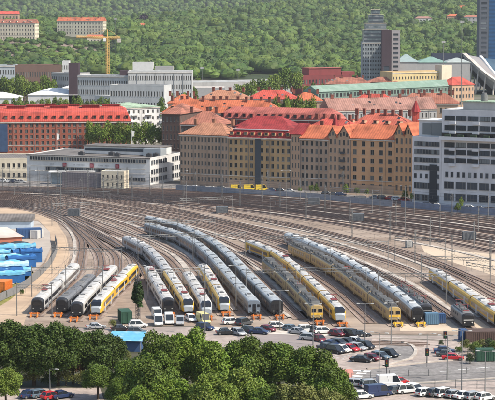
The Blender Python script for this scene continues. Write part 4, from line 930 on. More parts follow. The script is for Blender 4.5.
def quads_mesh(name,v,tint,m,extra=None):
    n=len(v)//4; me=bpy.data.meshes.new(name); me.vertices.add(len(v)); me.vertices.foreach_set('co',v.astype(np.float32).ravel())
    me.loops.add(4*n); me.loops.foreach_set('vertex_index',np.arange(4*n,dtype=np.int32)); me.polygons.add(n); me.polygons.foreach_set('loop_start',np.arange(0,4*n,4,dtype=np.int32))
    me.update(calc_edges=True); at=me.attributes.new('tint','FLOAT_COLOR','POINT'); c=np.ones((4*n,4),np.float32); c[:,:3]=np.repeat(tint,4,0); at.data.foreach_set('color',c.ravel())
    me.materials.append(m); me.validate(); return me
def trunk_mesh(h,cr,rg,r0=.35):
    mb=MB(); p=Vector((0,0,0)); q=Vector((rg.uniform(-.3,.3),rg.uniform(-.3,.3),h*.45)); mb.bar(p,q,r0,0,8,r0*.7)
    for i in range(6):
        a=2*math.pi*i/6+rg.uniform(0,.7); e=q+Vector((math.cos(a)*cr*.55,math.sin(a)*cr*.55,h*rg.uniform(.15,.42))); mb.bar(q,e,r0*.45,0,6,r0*.12)
    mb.bar(q,q+Vector((0,0,h*.4)),r0*.55,0,6,r0*.12)
    return mb.mesh('trunk',[BARK])
TP={}
def tree_proto(kind,n,leaf,lobes,asp,m,seed):
    k=(kind,seed)
    if k in TP:return TP[k]
    rg=np.random.default_rng(seed*7+sum(map(ord,kind))); H=10.; rx=H*asp; rz=H*.42
    low=kind[:3] in('fgd','fgr','bus'); rz=rz*(1.27 if low else 1.08); v,t=crown_arrays(rg,rx*1.02,rz,n,leaf,lobes,zc=H*(.46 if low else .55)); TP[k]=(quads_mesh('crown',v,t,m),trunk_mesh(H,rx,rg)); return TP[k]
def tree(px,yb,ytop,wpx,kind,m,label,group=None,n=1500,leaf=.5,lobes=14,seed=1,pt=None,name='tree'):
    A=pt or P(px,yb); H=Hz(A.y,ytop)-A.z; Wd=wpx*A.y/F; asp=.42
    cr,tr=tree_proto(kind,n,leaf,lobes,asp,m,seed); root=empty(name,A,rnd.uniform(0,6.28),label=label,cat='tree',group=group)
    s_=H/10.6; sw=Wd/(2*asp*10*1.02); inst('crown',cr,root,scale=(sw,sw,s_)); inst('trunk',tr,root,scale=(min(sw,s_*1.2),)*2+(s_,)); return root
# big foreground trees
FGT=[(6,385,322,60,'d','dark broad tree at the left edge below the leftmost trains'),(34,386,316,54,'d','dark tall tree under the first black fronted train'),(58,386,319,50,'d','dark tree with dense crown below the two middle left trains'),
     (73,384,326,32,'r','reddish brown leaved tree squeezed among the dark green ones'),(92,384,321,50,'d','dark green tree below the leftmost yellow train'),(112,379,332,30,'d','dark green tree nearest the blue awning'),
     (98,399,361,33,'m','smaller mid green tree standing by itself over the lower left car park'),(6,408,366,32,'l','pale green tree at the bottom left corner beside the parked cars'),
     (128,398,354,34,'m','small deep green tree filling the gap below the awning'),(160,412,333,50,'m','broad green tree just right of the blue awning'),(186,404,327,50,'b','green tree below the white vans'),(150,425,356,54,'m','large green tree in front of the blue awning, lower row'),(212,410,336,50,'b','bright green broad tree in the centre of the foreground'),
     (246,408,336,54,'m','green tree under the two blue grey coach trains'),(279,407,336,56,'m','dense green tree below the right coach train'),(312,410,343,54,'m','green tree next to the maroon cars of the car park'),(334,420,361,46,'m','dark green tree at the right end of the foreground wood'),
     (175,440,374,52,'b','bright green tree at the bottom edge left of centre'),(212,446,369,50,'l','pale yellow green tree at the bottom edge in the centre'),(240,436,364,54,'l','pale green round crown in the lower centre'),(270,440,378,52,'m','deep green tree behind the olive bottom crowns'),(296,446,379,52,'o','olive green crown at the bottom edge'),(328,446,385,44,'o','olive green crown at the bottom right end of the wood'),(137,446,384,46,'b','light green crown at the bottom edge below the lower row'),(118,412,372,26,'m','small green tree between the lone tree and the wood')]
KM={'d':leafmat('leaves_deep',(.020,.038,.008),(.075,.105,.015)),'m':LEAF,'l':LEAFL,'b':leafmat('leaves_bright',(.05,.085,.010),(.175,.235,.024)),'o':LEAFO,'r':LEAFR}
for i,(px,yb,yt,wp,k,lab) in enumerate(FGT):
    tree(px,yb,yt,wp,'fg'+k,KM[k],lab,n=36000,leaf=.23,lobes=64,seed=i%4 if k=='m' else i%3)
def tree_row(spec,phrase,kind,m,n=2600,leaf=.36,group=None,seeds=3):
    N=len(spec); o=['leftmost','second','third','fourth','fifth','sixth','seventh','eighth','ninth','tenth','eleventh','twelfth','thirteenth','fourteenth','fifteenth','sixteenth','seventeenth','eighteenth','nineteenth','twentieth']
    for i,(px,yb,yt,wp) in enumerate(sorted(spec)):
        lab=(o[0] if i==0 else ('rightmost' if i==N-1 else o[min(i,19)]+' from the left'))+' of the '+phrase
        tree(px,yb,yt,wp,kind,m[i%len(m)] if isinstance(m,list) else m,lab,group or phrase,n=n,leaf=leaf,seed=i%seeds+(10*(i%len(m)) if isinstance(m,list) else 0))
tree_row([(81,152,124,15),(89,154,122,16),(98,155,123,16),(107,156,121,17),(116,156,121,16),(125,156,121,17),(135,157,121,17),(145,157,122,16),(154,157,123,16),(162,156,124,14)],'green trees in the row behind the white office','mid',[LEAFM,LEAFL])
tree_row([(x,118+ (x%3),97+(x*7)%4*.6,9.5) for x in range(6,64,7)],'small trees above the left half of the red roof','mids',[LEAFL,LEAF],n=1500,leaf=.46)
tree_row([(x,120+(x%3),96+(x*5)%4*.7,10) for x in range(66,126,7)],'small trees above the right half of the red roof','mids',[LEAFL,LEAF],n=1500,leaf=.46)
tree_row([(163,128,98,13),(171,122,93,12),(178,120,91,12),(186,119,89,12),(158,126,94,12),(194,116,86,10)],'trees between the white grey office and the orange roof','mids',[LEAFL,LEAF],n=1500,leaf=.46)
tree_row([(269,153,101,14),(277,154,97,16),(286,154,95,17),(295,155,94,18),(304,155,96,17),(313,155,98,15),(289,158,101,14),(301,158,102,14)],'courtyard trees in front of the long green hall','mid',[LEAF,LEAFL])
tree_row([(x,109-.03*(x-20),75+(x*3)%5*.7,14) for x in (10,17,24,31,38,45,51)],'park trees below the brown brick hall','mids',[LEAFD,LEAF],n=1500,leaf=.5)
tree_row([(-3,109,79,14),(4,109,77,13)],'trees at the left edge above the white hall','mids',[LEAFD,LEAF],n=1500,leaf=.5)
tree_row([(240,107,82,14),(252,106,80,15),(263,105,75,16),(274,104,70,18),(285,103,67,18),(296,103,69,15),(246,104,84,12)],'bright round trees at the foot of the wooded hill','mids',[LEAFL,leafmat('leaves_fresh',(.05,.085,.015),(.125,.18,.03))],n=1800,leaf=.5)
tree_row([(306,104,84,10),(314,104,83,10),(322,103,84,9),(331,103,85,9)],'low trees left of the green hall','mids',[LEAFL,LEAFO],n=1500,leaf=.46)
tree_row([(311,194,184.5,6),(317,194.5,184,6.5),(346,197,184,7),(357,197,186,6),(367,198,187,5),(405,202,190,7),(412,203.5,192,5)],'small street trees in front of the apartment block','mids',[LEAFL,LEAF],n=1200,leaf=.4)
tree_row([(457,214,203,8),(461,212,197,5),(300,193.5,187,5)],'bushes beside the fence','mids',[LEAFL,LEAF],n=1200,leaf=.4)
tree_row([(466,352,338,14),(474,356,340,15),(481,352,338,14),(489,354,337,14),(497,356,338,14),(459,354,345,9),(470,364,352,11),(441,346,339,6)],'overgrown bushes beside the green container','bush',[LEAFD,LEAF,LEAFO],n=3500,leaf=.28)
tree_row([(113,330,318,9),(120,362,350,12),(22,296,288,5),(4,299,289,7),(128,362,350,9)],'loose bushes near the left yard','bush',[LEAFO,LEAFL],n=2500,leaf=.3)
tree_row([(x,83+(x%2),77.5,7) for x in range(150,205,8)],'trees at the hill foot behind the offices','mids',[LEAF,LEAFL],n=1500,leaf=.45)
tree_row([(2,386,368,22),(18,387,370,20),(34,386,367,22),(50,387,369,20),(66,386,368,22),(84,387,369,20),(104,386,364,20),(120,377,358,16)],'dark shrubs under the trees','bush',LEAFD,n=2500,leaf=.4)
# ivy covered mast in the yard
A=P(138,319); r=empty('ivy_mast',A,0,label='lattice mast overgrown with dark ivy between the yellow train and the short grey one',cat='mast')
mb=MB(); lattice(mb,(0,0,0),(0,0,10.5),.35,10,.06); mb.build('mast',[DARKM],r)
v,t=crown_arrays(np.random.default_rng(5),1.25,4.6,2200,.38,10,zc=4.6); inst('ivy',quads_mesh('ivy',v,t,LEAFD),r)
# the wooded hill, one mass
def dome_arrays(rg,n,leaf,na=16,nb=9):
    L=rg.normal(size=(9,3)); L[:,2]=np.abs(L[:,2])*.9; L/=np.linalg.norm(L,axis=1)[:,None]; amp=rg.uniform(.12,.34,9)
    def rad(d): return .70+np.max(amp*np.exp(-((1-d@L.T)/.13)),axis=-1)+.03*rg.normal(size=d.shape[:-1])
    A,B=np.meshgrid(np.linspace(0,2*np.pi,na,endpoint=False),np.linspace(-.55,1.5,nb)); A=A+rg.uniform(-.12,.12,A.shape)
    D=np.stack([np.cos(A)*np.cos(B),np.sin(A)*np.cos(B),np.sin(B)],-1); Pp=D*rad(D)[...,None]; Pp[-1]=Pp[-1].mean(0)
    q=[];
    for j in range(nb-1):
        for i in range(na): q.append([Pp[j,i],Pp[j,(i+1)%na],Pp[j+1,(i+1)%na],Pp[j+1,i]])
    v=np.array(q).reshape(-1,3); t=rg.uniform(.2,.8,(len(v)//4,3))
    v2,t2=crown_arrays(rg,1.02,1.0,n,leaf,7,jit=.5); return np.vstack([v,v2]),np.vstack([t,t2])
def forest(name,label,pts,hs,ws,n,leaf,m,seed):
    protos=[]; rg=np.random.default_rng(seed)
    for i in range(10): protos.append(dome_arrays(rg,n,leaf))
    V=[];T=[]
    for (x,y,z),h,w_ in zip(pts,hs,ws):
        v,t=protos[rg.integers(10)]; a=rg.uniform(0,6.28); c,s_=math.cos(a),math.sin(a)
        vv=np.stack([(v[:,0]*c-v[:,1]*s_)*w_+x,(v[:,0]*s_+v[:,1]*c)*w_+y,v[:,2]*h*.55+z+h*.45],-1); tt=t.copy(); cl_=.5+.25*math.sin(x/38.+y/70.)+.25*math.sin(x/90.-y/55.+1); tt[:,0]=np.clip(t[:,0]*.35+rg.uniform(0,.45)+.35*cl_-.1,0,1); tt[:,1]=np.clip(t[:,1]*.4+rg.uniform(0,.65),0,1); tt[:,2]=np.clip(tt[:,2]*.4+rg.uniform(0,.6),0,1); V.append(vv);T.append(tt)
    o=bpy.data.objects.new(name,quads_mesh(name,np.vstack(V),np.vstack(T),m)); C.objects.link(o); return tag(o,label,'forest',kind='stuff')
CLEAR=[]
for o in list(bpy.data.objects):
    if o.type=='EMPTY' and o.name.startswith(('hill_','tower_block')): CLEAR.append((o.location.x,o.location.y,o.rotation_euler.z,o.name))
pts=[];hs=[];ws=[]
rg=np.random.default_rng(3)
Y=1975.
while Y<3950:
    hw=Y*258/F+25; X=-hw
    while X<hw:
        x=X+rg.uniform(-4.5,4.5); y=Y+rg.uniform(-5,5); u=247.5+F*x/y
        X+=12.5+ (Y-2100)*.001
        z=tz(x,y); py=10+F*(CAMH-z)/y
        if u>478: continue
        if 40<py<66 and u<118:      # rocky scrub slope
            if rg.uniform()<.28+.3*math.sin(x/31.)*math.sin(y/40.): continue
            h=rg.uniform(5,9); w_=rg.uniform(4,7.5)
        else: h=rg.uniform(8,19)*(1.25 if rg.uniform()<.1 else 1); w_=rg.uniform(5,9) if rg.uniform()<.6 else rg.uniform(10,15)
        if py<-14: continue
        bad=False
        for cx_,cy_,a,nm_ in CLEAR:
            dx,dy=x-cx_,y-cy_; L=dx*math.cos(a)+dy*math.sin(a); D=-dx*math.sin(a)+dy*math.cos(a)
            hs_='house' in nm_; wid=78 if 'apartment' in nm_ else 26
            if -5<L<wid and (-60 if hs_ else -34)<D<20:
                if D>-5 or h>7 or hs_: bad=True
        if bad:continue
        if 238<u<292 and py>74: continue
        pts.append((x,y,z-1));hs.append(h);ws.append(w_)
    Y+=12+(Y-2100)*.003
forest('wooded_hill','dense green deciduous forest covering the hill behind the city',pts,hs,ws,80,.15,LEAFH,21)
print('forest',len(pts))
pts=[];hs=[];ws=[]
Y=4750.
while Y<6300:
    hw=Y*258/F+40; X=-hw
    while X<hw:
        x=X+rg.uniform(-7,7); y=Y+rg.uniform(-9,9); X+=17; u=247.5+F*x/y
        if u>330: continue
        z=tz(x,y); py=10+F*(CAMH-z)/y
        if py<-16: continue
        pts.append((x,y,z-1)); hs.append(rg.uniform(11,19)); ws.append(rg.uniform(7,11))
    Y+=24
forest('far_wood','hazy blue green wooded ridge along the top of the photo',pts,hs,ws,30,.2,LEAFH,22)
print('far',len(pts))
A=hillpt(143,27); tree(0,0,14,12,'purple',leafmat('leaves_purple',(.02,.01,.018),(.04,.02,.035)),'dark purple beech standing above the salmon house on the hill',n=500,leaf=.9,seed=1,pt=A)
# ------------------------------------------------------------------ cars
def car_protos():
    out={}
    for kind,(L,W,H,hood,tail,van) in {'hatch':(4.1,1.75,1.48,.9,.25,0),'estate':(4.7,1.82,1.5,1.1,.15,0),'sedan':(4.7,1.82,1.43,1.15,.85,0),'suv':(4.6,1.9,1.72,1.0,.15,0),'van':(5.3,2.0,2.3,.75,.02,1),'smallvan':(4.4,1.8,1.85,.8,.02,1)}.items():
        h=L/2; w_=W/2; zb=.28; zw=.82 if not van else .95; zh=zw-.05; d={}
        # body: side profile lofted across width
        prof=[(-h+.05,zb+.12),(-h,zw-.15),(-h+.08,zw+.02),(h-hood-.1,zw+.04),(h-.25,zh-.1),(h,zh-.35),(h-.03,zb+.1),(h-.25,zb),(-h+.25,zb)]
        mb=MB(); rr=[[(x*(1-.03*abs(f)**3),f*w_*1.0,z-(.05 if abs(f)==1 and z>zb+.2 else 0)) for x,z in prof] for f in(-1,-.93,.93,1)]; mb.loft(rr); 
        # roof/cabin upper panel
        rx0,rx1=-h+tail+(.45 if not van else .12),h-hood-(.85 if not van else .75); rw=w_*(.80 if not van else .92)
        mb.add([(rx0,-rw,H-.06),(rx1,-rw,H-.06),(rx1,rw,H-.06),(rx0,rw,H-.06),(rx0+.1,-rw*.9,H),(rx1-.1,-rw*.9,H),(rx1-.1,rw*.9,H),(rx0+.1,rw*.9,H),],[(4,5,6,7),(0,1,5,4),(1,2,6,5),(2,3,7,6),(3,0,4,7)])
        # pillars
        bx0,bx1=-h+tail+.05,h-hood
        for f in(-1,1):
            for a,b in((bx0,rx0),(bx1-.02,rx1),((bx0+bx1)/2-.1,(rx0+rx1)/2-.1)): mb.bar((a,f*w_*.93,zw),(b,f*rw*1.0,H-.05),.055)
        if van: 
            for f in(-1,1): mb.add([(bx0,f*w_*.95,zw),(bx0+ (bx1-bx0)*.62,f*w_*.95,zw),(bx0+(bx1-bx0)*.62,f*rw*1.01,H-.05),(rx0,f*rw*1.01,H-.05)],[(0,1,2,3)])
            mb.add([(bx0-.0,-w_*.9,zw),(bx0-.0,w_*.9,zw),(rx0-.02,rw,H-.05),(rx0-.02,-rw,H-.05)],[(0,1,2,3)])
        d['car_body']=(mb.mesh('car_body',[P_WH]),[(0,0,0)])
        mb=MB(); g=.92
        vs=[(bx0+.04,-w_*g,zw),(bx1-.04,-w_*g,zw),(bx1-.04,w_*g,zw),(bx0+.04,w_*g,zw),(rx0+.03,-rw*.97,H-.07),(rx1-.03,-rw*.97,H-.07),(rx1-.03,rw*.97,H-.07),(rx0+.03,rw*.97,H-.07)]
        mb.add(vs,[(4,5,6,7),(0,1,5,4),(1,2,6,5),(2,3,7,6),(3,0,4,7),(3,2,1,0)]); d['windows']=(mb.mesh('windows',[CARGL]),[(0,0,0)])
        mb=MB(); mb.cyl((0,0,0),(0,1,0),.32,.2,0,14); mb.cyl((0,0,0),(0,1,0),.18,.215,1,10); d['wheel']=(mb.mesh('wheel',[BLACK,METAL]),[(sx*L*.31,sy*(w_-.08),.32) for sx in(-1,1) for sy in(-1,1)])
        mb=MB(); mb.box((0,0,0),(.10,.36,.15)); d['headlight']=(mb.mesh('headlight',[_M['headlight_glass']]),[(h-.06,sy*(w_-.3),.62) for sy in(-1,1)])
        mb=MB(); mb.box((0,0,0),(.08,.28,.2)); d['tail_light']=(mb.mesh('tail_light',[mat('tail_light_red',(.35,.01,.01),.3,.05)]),[(-h+.02,sy*(w_-.22),.72) for sy in(-1,1)])
        out[kind]=d
    return out
CP=car_protos()
CC={'white':(.68,.68,.66),'silver':(.36,.37,.38),'black':(.018,.018,.02),'dark blue':(.02,.035,.09),'dark grey':(.07,.075,.08),'red':(.42,.02,.025),'maroon':(.15,.02,.03),'blue grey':(.13,.18,.22),'yellow':(.68,.48,.05),'dark green':(.02,.05,.035),'pale yellow':(.62,.55,.22)}
CM={k:mat('car_paint_'+k.replace(' ','_'),c,.28,.04,.6,spec=.5,metal=.15 if k in('silver','blue grey','dark grey') else 0) for k,c in CC.items()}
def car(px,py,deg,kind,col,where,group,bodyname=None):
    A=P(px,py); nm={'hatch':'hatchback','estate':'estate car','sedan':'saloon car','suv':'tall off-road car','van':'van','smallvan':'small van'}[kind]
    r=empty('parked_van' if 'van' in kind else 'parked_car',(A.x,A.y,.06),R(deg),label=f'{col} {nm} {where}',cat='van' if 'van' in kind else 'car',group=group)
    for pn,(me,locs) in CP[kind].items():
        for l in locs:
            o=inst(pn,me,r,l)
            if pn=='car_body': setmat(o,CM[col])
    return r
g1='cars behind the buffer stops'; g2='cars in the middle car park'; g3='cars in the lower right car park'
CARS=[(157,318,-80,'van','white','parked behind another white van left of the short grey train',g1),(158.5,325,-85,'van','white','directly in front of the short grey train',g1),(169,323.5,-85,'van','white','second of the white vans below the short train',g1),(180,324.5,-88,'smallvan','silver','below the yellow train front, left of the white estate',g1),
(191,321,-75,'estate','white','just left of the yellow and white van',g1),(203.5,323,-70,'van','pale yellow','with pale roof below the white sloping train',g1),(205,330,-35,'suv','dark blue','tucked below the pale yellow van at the trees',g1),
(232,324,20,'estate','white','in front of the yellow train left of the coaches',g1),(244,325,50,'suv','dark grey','in front of the left coach train',g1),(278,328,8,'estate','white','in front of the right coach train',g1),
(226,334.5,10,'sedan','black','partly hidden by the bright green tree',g1),(238.5,335,-60,'estate','silver','half hidden by the wood left of a dark car',g1),(249,332.5,-45,'hatch','dark grey','between the silver estate and the blue saloon',g1),(259.5,334,-20,'sedan','dark blue','below the right coach train',g1),
(307,332,15,'suv','white','at the left end of the row below the shorter tan railcar',g1),(314.5,332.5,-50,'hatch','dark grey','between two white cars below the tan railcar',g1),(324,333.5,10,'estate','white','below the middle yellow train',g1),(337,336,-40,'hatch','maroon','just right of the white estate',g1),(344,334.5,15,'estate','silver','below the front of the middle yellow train',g1),(352.5,337,-50,'suv','black','left one of two black cars behind the car park',g1),(361,337,5,'sedan','black','right one of two black cars behind the car park',g1),(291,331,-40,'hatch','blue grey','between the coach trains and the white off-road car',g1),(298,334,-35,'sedan','silver','beside the blue grey hatchback below the tan railcar',g1),(268,331.5,-40,'hatch','maroon','left of the white estate before the right coach train',g1),
(310,340,-20,'estate','silver','beside the wood next to a maroon hatchback',g2),(319.5,341.5,-60,'hatch','maroon','beside the wood next to a silver estate',g2),
(327,350,-42,'sedan','dark grey','leftmost of the row in the car park',g2),(335.5,353,-44,'suv','black','in the row left of the small white car',g2),(342.5,352,-44,'hatch','white','in the row left of the red one',g2),(350.2,351,-44,'sedan','red','in the middle of the row in the car park',g2),(357.5,350,-44,'estate','silver','in the row right of the red one',g2),(365.5,348.5,-44,'suv','black','rightmost of the upper row in the car park',g2),
(331,346.5,-44,'sedan','dark blue','behind the row near the wood',g2),(339,345.5,-44,'estate','dark grey','behind the white hatchback',g2),(347.5,344.5,-44,'sedan','black','behind the red car',g2),(356,343.8,-44,'hatch','white','small one behind the silver estate',g2),
(361.5,362,-20,'sedan','black','at the left end of the lower kerb row',g2),(372,360.5,-44,'hatch','maroon','second in the lower kerb row',g2),(380.5,358.7,-44,'estate','blue grey','third in the lower kerb row',g2),(389.5,356.8,-44,'suv','black','at the right end of the lower kerb row',g2),
(444.5,353,-5,'sedan','dark blue','behind the red car right of the turning circle',g2),(446.5,356.5,-5,'sedan','dark grey','between the dark blue and the red car',g2),(453,360,-8,'sedan','red','parked right of the turning circle beside the bushes',g2),
(378,396,25,'van','dark blue','at the bottom edge right of the wood',g3),(358,386.5,-15,'estate','silver','upper left of the lower right car park',g3),(371,388,15,'suv','silver','above the dark blue van',g3),(390,386.5,12,'van','white','with a dark red car behind it in the lower right car park',g3),(399,384.5,25,'hatch','red','behind the white van',g3),(397,393.5,30,'hatch','dark grey','between the dark blue van and the white off-road car',g3),(407,393,20,'suv','white','right of the white van in the lower right car park',g3),
(362,398.5,20,'hatch','white','at the bottom edge left of the dark blue van',g3),(415,391.5,-60,'estate','white','at the left end of the bottom row of light cars',g3),(426,395.5,35,'estate','white','second in the bottom row',g3),(435.5,396,35,'hatch','dark grey','third in the bottom row between white cars',g3),(444.5,396.5,35,'suv','white','fourth in the bottom row',g3),(454.5,397.5,35,'hatch','silver','fifth in the bottom row',g3),(464.5,398.5,35,'sedan','white','sixth in the bottom row',g3),(474.5,399,35,'estate','silver','seventh in the bottom row',g3),(485,400,35,'hatch','white','rightmost in the bottom row',g3),
(30,397.5,40,'sedan','dark blue','leftmost in the lower left car park',None),(40,397,40,'estate','blue grey','second in the lower left car park',None),(51,399,40,'hatch','red','between two blue cars in the lower left car park',None),(62,398,35,'sedan','dark blue','rightmost in the lower left car park',None),
(121,331,10,'sedan','black','above the blue awning, left one',None),(138,327.5,5,'suv','white','above the blue awning beside the ivy mast',None),(137,334,-5,'estate','dark grey','right above the blue awning',None),(96,329,12,'sedan','silver','just behind the dark trees near the yellow train',None)]
for c in CARS: car(*c)
far=[(3,182.5,'silver'),(9,182.6,'white'),(15,182.9,'dark blue'),(21,183.2,'silver'),(187,189,'white'),(195,189,'silver'),(204,189.6,'black'),(212,189.8,'white'),(222,190,'dark grey'),(272,191.5,'dark blue'),(281,192,'black'),(290,192.4,'silver'),(327,195,'black'),(334,195.6,'dark grey'),(341,196,'dark blue'),(375,199,'silver'),(383,199.4,'dark grey'),(391,200,'red'),(397,200.6,'white'),(404,201.2,'red'),(428,206,'dark blue'),(437,207,'white'),(470,209,'white'),(480,210,'dark grey')]
near={0:'in front of the cream workshop',4:'in front of the brown grey house',9:'in front of the ochre brick house',12:'in front of the brown gabled house',15:'in front of the orange house',20:'in front of the bluish white office'}
w_=''; cnt={}
for i,(x,y,c) in enumerate(far):
    w_=near.get(i,w_); cnt[(c,w_)]=cnt.get((c,w_),0)+1
    car(x,y,rnd.uniform(-10,10),'sedan' if i%2 else 'estate',c,('street side ' if cnt[(c,w_)]==1 else 'second one ')+w_,'cars along the street behind the yard')
for x,lab in((237,'left'),(250,'middle'),(262,'right')): car(x,190.6,4,'van','yellow',f'{lab} one of three in front of the ochre brick house','yellow vans')
# ------------------------------------------------------------------ containers, huts, awning
def boxcontainer(px,py,deg,dim,m,label,name='container',cat='container'):
    A=P(px,py); r=empty(name,(A.x,A.y,.05),R(deg),label=label,cat=cat); l,w2,h=dim
    mb=MB(); mb.box((0,0,h/2+.1),(l,w2,h)); x=-l/2+.3
    while x<l/2-.2:
        for y in(-1,1): mb.box((x,y*(w2/2+.03),h/2+.1),(.14,.06,h-.3))
        x+=.45
    mb.build('shell',[m],r); mb=MB()
    for x in(-l/2,l/2):
        for y in(-w2/2,w2/2): mb.box((x,y,h/2+.1),(.16,.16,h+.06))
    mb.box((0,0,h+.14),(l+.05,w2+.05,.08)); mb.build('frame',[m],r)
    mb=MB()
    for y in(-.55,.55): mb.box((l/2+.06,y,h/2+.1),(.06,.9,h-.3)); mb.bar((l/2+.12,y*.3,.4),(l/2+.12,y*.3,h-.1),.04)
    mb.build('door',[m],r); return r
BLUEC=mat('blue_container',(.035,.085,.20),.6,.12,.6,dirt=((.10,.12,.15),.4,.5)); GRNC=mat('green_container',(.03,.08,.05),.7,.15,.6)
boxcontainer(431.5,324,5,(3.0,2.2,2.4),mat('blue_grey_container',(.10,.19,.28),.6,.12,.6),'grey blue container at the nose of the silver coaches, left one of two')
boxcontainer(438.8,323,5,(2.7,2.0,2.0),BLUEC,'dark blue container right of the grey blue one')
boxcontainer(125,322,-78,(5.5,2.4,2.6),GRNC,'green container beside the ivy mast')
boxcontainer(484.5,361,3,(3.6,2.2,2.4),GRNC,'green container among the bushes at the right','waste_container')
boxcontainer(480,341,5,(7.0,4.2,2.2),mat('dark_brown_hut',(.09,.06,.05),.9,.15,1),'flat brown hut under the bushes below the lone grey locomotive','hut','hut')
boxcontainer(463,341,-75,(1.6,1.4,2.4),BLUEC,'small blue cabinet beside the bushes at the yard end','cabinet','cabinet')
for (x,y,s_) in ((222,213.5,'dark relay box in the middle of the main yard'),(74,216.5,'dark grey relay hut near the throat of the tracks'),(314,205,'blue grey container between the main tracks'),(360,203,'grey relay box beside the fence before the orange house'),(469,240,'dark box between main tracks on the right'),(358,221,'dark relay box in the centre right of the main yard')):
    boxcontainer(x,y,rnd.uniform(-8,8),(4,2.4,2.4),mat('relay_grey',(.12,.13,.14),.7,.15,1),s_,'relay_hut','hut')
boxcontainer(409,247.5,10,(1.8,1.6,1.8),LG,'pale rounded tank beside the tracks at the right','water_tank','tank')
# blue awning at lower left
A=P(128,350); r=empty('blue_awning',(A.x,A.y,0),R(-8),label='light blue awning roof on posts between the dark wood and the cars',cat='awning')
LBL=mat('light_blue_tarpaulin',(.12,.36,.52),.6,.12,.8,dirt=((.45,.6,.68),.5,.6)); DBL=mat('dark_blue_tarpaulin',(.02,.10,.28),.6,.2,.6)
mb=MB(); mb.add([(-4,-2.6,2.5),(3.5,-2.6,2.5),(3.5,2.6,3.6),(-4,2.6,3.6),(-4,-2.6,2.35),(3.5,-2.6,2.35),(3.5,2.6,3.45),(-4,2.6,3.45)],[(0,1,2,3),(0,4,5,1),(1,5,6,2),(2,6,7,3),(3,7,4,0),(7,6,5,4)]); mb.build('roof',[LBL],r)
for x in(-3.6,3.1):
    for y,h in((-2.4,2.4),(2.4,3.4)): mb=MB(); mb.bar((x,y,0),(x,y,h),.08); mb.build('post',[METAL],r)
mb=MB(); mb.box((0,0,1.1),(6,3.5,2.2)); mb.build('stall',[BLUEC],r)
# storage yard at the left with tarpaulin covered stacks
bp('warehouse','pale blue walled warehouse with dark roof at the left edge of the yard',-22,229,31,229,220.5,8,wl('pale_blue_cladding',(.42,.50,.58)),roof=('shed',1.4,DG),rows=(0,1,1),cols=(0,1),cat='warehouse')
bp('low_warehouse','low warehouse with cream roof and brick red wall beside the blue tarpaulins',-24,246,22,243,239,13,mat('brick_red_wall',(.36,.13,.08),.9,.12),roof=('shed',1.5,mat('cream_roof',(.55,.48,.42),.8,.1,.3,dirt=((.35,.3,.26),.2,.6))),rows=(0,1,1),cols=(0,1),cat='warehouse')
r=boxcontainer(29,238.5,15,(7.5,2.6,3.1),BLUEC,'blue lorry box with pale roof beside the warehouse corner','lorry','lorry')
boxcontainer(37,238.5,70,(4.4,2.4,2.6),P_WH,'white van body beside the blue lorry','white_container')
boxcontainer(-1,297,80,(6,5,4),ORANGE,'orange red container at the left edge beside the grass verge')
def stack(px,py,L,label,mm,w2=2.3,h=2.6,deg=18):
    A=P(px,py); r=empty('covered_stack',(A.x,A.y,.06),R(deg),label=label,cat='stack',group='tarpaulin covered stacks in the storage yard')
    mb=MB(); mb.box((0,0,(h-.6)/2),(L,w2,h-.6)); mb.build('crates',[DBL],r)
    rg=random.Random(int(px*10+py)); mb=MB(); n=9; vs=[]
    for i in range(n+1):
        x=-L/2-.1+(L+.2)*i/n; d=rg.uniform(-.3,.28); vs+=[(x,-w2/2-.12,h-.95-rg.uniform(0,.3)),(x,-w2/2-.08,h-.5+d*.3),(x,-w2*.15,h+d),(x,w2*.2,h-.1+d),(x,w2/2+.08,h-.5),(x,w2/2+.12,h-1.1)]
    mb.add(vs,[(6*i+j,6*i+6+j,6*i+7+j,6*i+j+1) for i in range(n) for j in range(5)]); mb.build('tarpaulin',[mm],r); return r
TW=mat('white_blue_tarpaulin',(.40,.58,.68),.6,.25,.9,dirt=((.08,.35,.6),.5,.8))
STK=[(8,250,12,'dark topped stack nearest the low warehouse',mat('dark_net',(.03,.045,.055),.8,.2)),(20,253,9,'short blue stack at the far right corner of the stacks',LBL),(2,256,12,'light blue stack in the second row',LBL),(14,258,11,'blue stack in the middle of the second row',LBL),(24,260,7,'small blue stack near the fence in the third row',DBL),
 (0,263,12,'white and blue stack at the left edge, third row',TW),(11,265,12,'bright blue stack in the third row',LBL),(21,267,8,'dark blue stack near the fence, fourth row',DBL),(-2,270,12,'bright blue stack at the left edge, fourth row',LBL),(8,273,11,'white and blue stack, fourth row in the middle',TW),(16,276,8,'light blue stack near the fence, lowest but one',LBL),(0,279,12,'dark blue stack, lowest at the left edge',DBL),(9,283,8,'lowest blue stack beside the grass verge',LBL),(31,262,6,'upright dark blue stack touching the fence bend',DBL)]
for i,a in enumerate(STK): stack(a[0],a[1],a[2],a[3],a[4],h=2.4+(i*7%5)*.25 if a[0]<30 else 4.0,w2=2.6+(i%3)*.5,deg=14+(i*5)%13)
for i in range(9):
    a=P(326+i*6.6,356-i*1.0); b=a+Vector((3.6,-3.6,0)); mb=MB(); n_=Vector((.05,.05,0)); q=[a-n_,b-n_,b+n_,a+n_]; mb.add([(p_.x,p_.y,.085) for p_ in q],[(0,1,2,3)]); mb.build('bay_marking',[WHITE],kind='structure')
